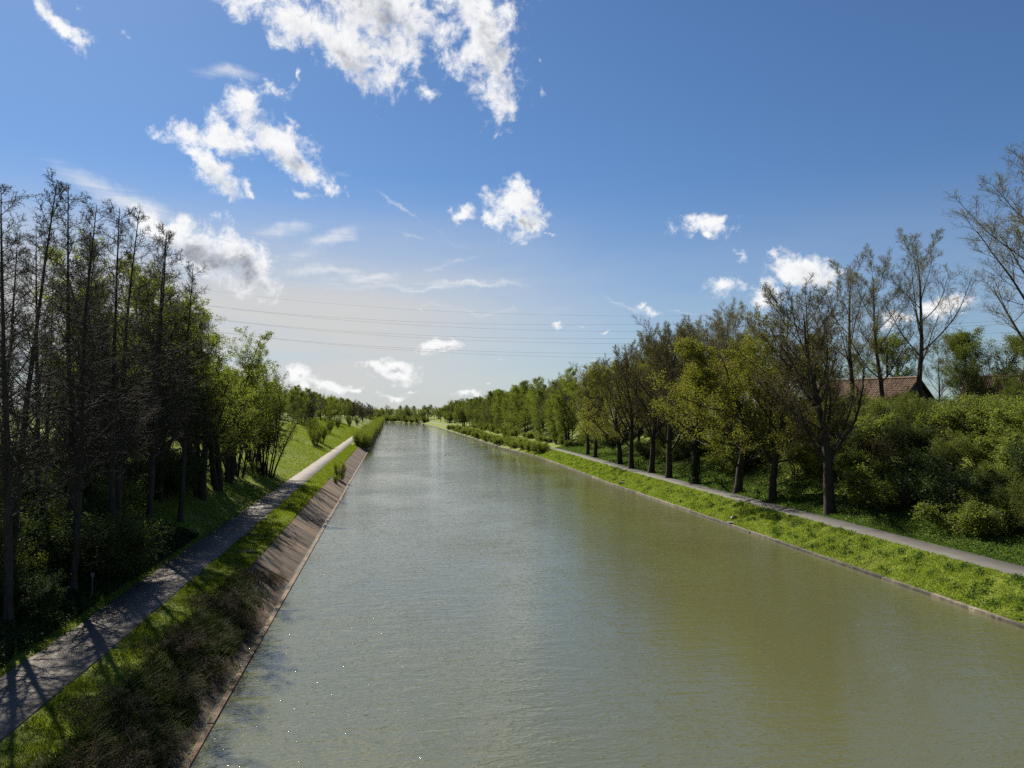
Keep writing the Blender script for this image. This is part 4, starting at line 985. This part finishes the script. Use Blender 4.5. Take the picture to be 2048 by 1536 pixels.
# ------------------------------------------------------------------ barn and neighbour
def barn(name, label, ridge_end, direction, length, half, rise, wall_h, tiles, alt):
    r = unit(np.array([*direction, 0.0])); e = np.array([r[1], -r[0], 0.0])
    if e[1] > 0: e = -e                                # e: downslope direction facing the canal side
    ang_ = math.atan2(r[1], r[0])
    Rz = np.array([[r[0], e[0], 0], [r[1], e[1], 0], [0, 0, 1]])
    org = np.array(ridge_end) - np.array([0, 0, rise + wall_h]) - r * length / 2
    root = link(name, None, loc=tuple(org))
    tag(root, label, 'barn')
    def put(nm, V, F, mk, parent=root, sm=False):
        return link(nm, mesh(nm, np.asarray(V) @ Rz.T, [(F, 0)], [mk], sm), parent)
    hl = length / 2 - 0.35
    hw = half - 0.35
    top = wall_h + rise - 0.12 - 0.35 * rise / half
    slope_w = wall_h + 0.0
    V = np.array([(-hl, -hw, 0), (hl, -hw, 0), (hl, hw, 0), (-hl, hw, 0), (-hl, -hw, slope_w), (hl, -hw, slope_w), (hl, hw, slope_w), (-hl, hw, slope_w)], float)
    put('wall', V, np.array([(0, 1, 5, 4), (2, 3, 7, 6), (0, 4, 7, 3), (1, 2, 6, 5)]), 'brick')
    for sgn in (-1, 1):
        V = np.array([(sgn * hl, -hw, slope_w), (sgn * hl, hw, slope_w), (sgn * hl, 0, top), (sgn * (hl - 0.15), -hw, slope_w), (sgn * (hl - 0.15), hw, slope_w), (sgn * (hl - 0.15), 0, top)], float)
        put('gable', V, np.array([(0, 1, 2), (3, 5, 4)]), 'timber')
    # pantiles: courses of wavy tiles, each course lapping the one below
    nc, ncol = 15, int(length / 0.26)
    u = np.linspace(-length / 2, length / 2, ncol * 4 + 1)
    wave = 0.045 * np.sin(u / 0.26 * 2 * np.pi)
    rngb = np.random.default_rng(9)
    for side in (1, -1):
        parts = []
        sl = math.hypot(half, rise)
        for ci in range(nc):
            f0, f1 = ci / nc, (ci + 1.12) / nc
            rows = []
            jit = np.repeat(rngb.normal(0, 0.012, ncol + 1), 4)[:len(u)]
            for f, lift in ((f0, 0.02), (f1, 0.075)):
                rows.append(np.stack([u, np.full_like(u, side * half * f), wall_h + rise * (1 - f) + wave + lift + jit], 1))
            V = np.concatenate(rows); q = np.arange(len(u) - 1)
            parts.append((V, np.stack([q, q + 1, q + 1 + len(u), q + len(u)], 1)))
        V, F = cat_geo(parts)
        ro = put('roof_slope', V, F, tiles if side == 1 else alt)
        ro['kind'] = 'stuff'
    hl2, zt, ze = length / 2 - 0.03, wall_h + rise - 0.05, wall_h - 0.05
    V = np.array([(-hl2, half, ze), (hl2, half, ze), (hl2, 0, zt), (-hl2, 0, zt), (-hl2, -half, ze), (hl2, -half, ze)], float)
    V = np.concatenate([V, V - np.array([0, 0, 0.12])])
    put('roof_deck', V, np.array([(0, 1, 2, 3), (3, 2, 5, 4), (6, 9, 8, 7), (9, 10, 11, 8), (1, 7, 8, 2), (2, 8, 11, 5)]), 'timber')
    a = np.linspace(0, np.pi, 6)
    xs_ = np.linspace(-length / 2, length / 2, 30)
    V = np.array([(x_, 0.16 * math.cos(b), wall_h + rise + 0.02 + 0.15 * math.sin(b)) for x_ in xs_ for b in a])
    i = np.arange(len(V)).reshape(30, 6)
    put('ridge', V, np.stack([i[:-1, :-1], i[:-1, 1:], i[1:, 1:], i[1:, :-1]], -1).reshape(-1, 4), tiles)
    for sgn in (-1, 1):
        for side in (-1, 1):
            x0 = sgn * length / 2
            P = np.array([[[x0, 0, wall_h + rise - 0.05], [x0, side * half * 1.02, wall_h - 0.10]]])
            V, F = tubes(P, np.array([[0.09, 0.09]]), 4)
            put('bargeboard', V, F, 'timber')
    V, F = box(hl - 0.02, hl + 0.05, -0.9, 0.9, 0.0, 1.75)
    dr = put('door', V, F, 'timber')
    for k_ in (-1.1, 1.1):
        V, F = box(k_ * 2.2 - 0.5, k_ * 2.2 + 0.5, hw - 0.02, hw + 0.05, 0.7, 1.5)
        wn = put('window', V, F, 'white_paint')
        V, F = box(k_ * 2.2 - 0.42, k_ * 2.2 + 0.42, hw + 0.04, hw + 0.06, 0.78, 1.42)
        put('pane', V, F, 'glass', wn)
    return root
barn('tiled_barn', 'low barn with mossy red pantile roof on the right crest behind three poplars', (60.9, 81.6, 13.6), (0.30, -0.954), 14.5, 3.5, 3.3, 2.1, 'tile', 'tile_moss')
barn('dark_barn', 'dark red roofed outbuilding behind reddish scrub at the right edge', (80.5, 78.5, 14.0), (0.55, -0.83), 13.0, 4.0, 3.6, 2.2, 'tile_dark', 'tile_dark')

# ------------------------------------------------------------------ overhead power lines
A_, U_, N_ = np.array([-82.6, 416.0]), np.array([0.8323, -0.5543]), np.array([-0.5543, -0.8323])
WIRES = [(5, -0.1594, 69.45, 'thin top wire of the overhead line crossing the sky alone'),
         (10, -0.1403, 61.4, 'upper wire of the highest pair crossing the low sky'), (0, -0.1500, 61.7, 'lower wire of the highest pair crossing the low sky'),
         (10, -0.1360, 55.0, 'upper wire of the middle pair crossing the low sky'), (0, -0.1420, 55.1, 'lower wire of the middle pair crossing the low sky'),
         (10, -0.1330, 48.6, 'upper wire of the lowest pair crossing the low sky'), (0, -0.1390, 48.7, 'lower wire of the lowest pair crossing the low sky')]
for off_, c1, c0, lab in WIRES:
    s_ = np.linspace(-130, 420, 90)
    xy = A_ + s_[:, None] * U_ + off_ * N_
    z_ = 2.45e-4 * s_ ** 2 + c1 * s_ + c0
    V, F = tubes(np.concatenate([xy, z_[:, None]], 1)[None], np.full((1, 90), 0.030 if off_ != 5 else 0.023), 4)
    tag(link('power_wire', mesh('power_wire', V, [(F, 0)], ['wire'])), lab, 'wire', 'overhead power lines')

# ------------------------------------------------------------------ small things
bu = link('buoy', None, loc=(18.0, 462, 0), scale=(0.62, 0.62, 0.62))
tag(bu, 'small dark buoy afloat by the far right bank', 'buoy')
prof = [(0.0, -0.3), (0.55, -0.25), (0.7, 0.0), (0.68, 0.35), (0.5, 0.6), (0.3, 0.75), (0.22, 1.2), (0.0, 1.25)]
a = np.linspace(0, 2 * np.pi, 17)[:-1]
V = np.array([(r_ * math.cos(b), r_ * math.sin(b), z_) for r_, z_ in prof for b in a])
i = np.arange(len(prof) * 16).reshape(-1, 16)
F = np.stack([i[:-1], np.roll(i[:-1], -1, 1), np.roll(i[1:], -1, 1), i[1:]], -1).reshape(-1, 4)
link('float_body', mesh('float_body', V, [(F, 0)], ['dark_paint'], True), bu)
V, F = tubes(np.array([[[0, 0, 1.2], [0, 0, 1.8]]]), np.array([[0.05, 0.05]]), 6)
link('top_mark', mesh('top_mark', V, [(F, 0)], ['dark_paint']), bu)

po = link('marker_post', None, loc=(-13.0, 36.4, float(ground_z(-13.0, 36.4))), rot=(0.03, 0.02, 0.4))
tag(po, 'thin grey marker post in the shade beside the left path', 'post')
V, F = tubes(np.array([[[0, 0, -0.3], [0, 0, 1.25]]]), np.array([[0.022, 0.022]]), 8)
link('pole', mesh('pole', V, [(F, 0)], ['steel']), po)
V, F = box(-0.07, 0.07, -0.045, -0.03, 1.08, 1.25)
link('plate', mesh('plate', V, [(F, 0)], ['steel']), po)

def stone_mesh(seed, s):
    rng_ = np.random.default_rng(seed)
    V, F = box(-1, 1, -0.7, 0.7, -0.4, 0.4)
    V = (V + rng_.normal(0, 0.16, V.shape)) * s
    return mesh('stone', V, [(F, 0)], ['stone'])
for i, (x, y, s, lab) in enumerate([(28.6, 62.4, 0.26, 'broken stone lying on the right coping in the middle of the bank'),
                                    (29.3, 63.4, 0.30, 'flat stone half sunk in the grass just behind the broken coping stone'),
                                    (29.0, 95.4, 0.32, 'larger pale stone on the worn patch of the far right bank'),
                                    (29.6, 96.8, 0.24, 'smaller pale stone on the worn patch of the far right bank'),
                                    (28.9, 121.0, 0.35, 'dark stone on the coping near the first waterside bushes')]):
    tag(link('stone', stone_mesh(600 + i, s), loc=(x, y, float(ground_z(x, y)) + s * 0.3 + 0.06), rot=(0.1, 0.2, i * 1.3)), lab, 'stone', 'stones on the right bank')
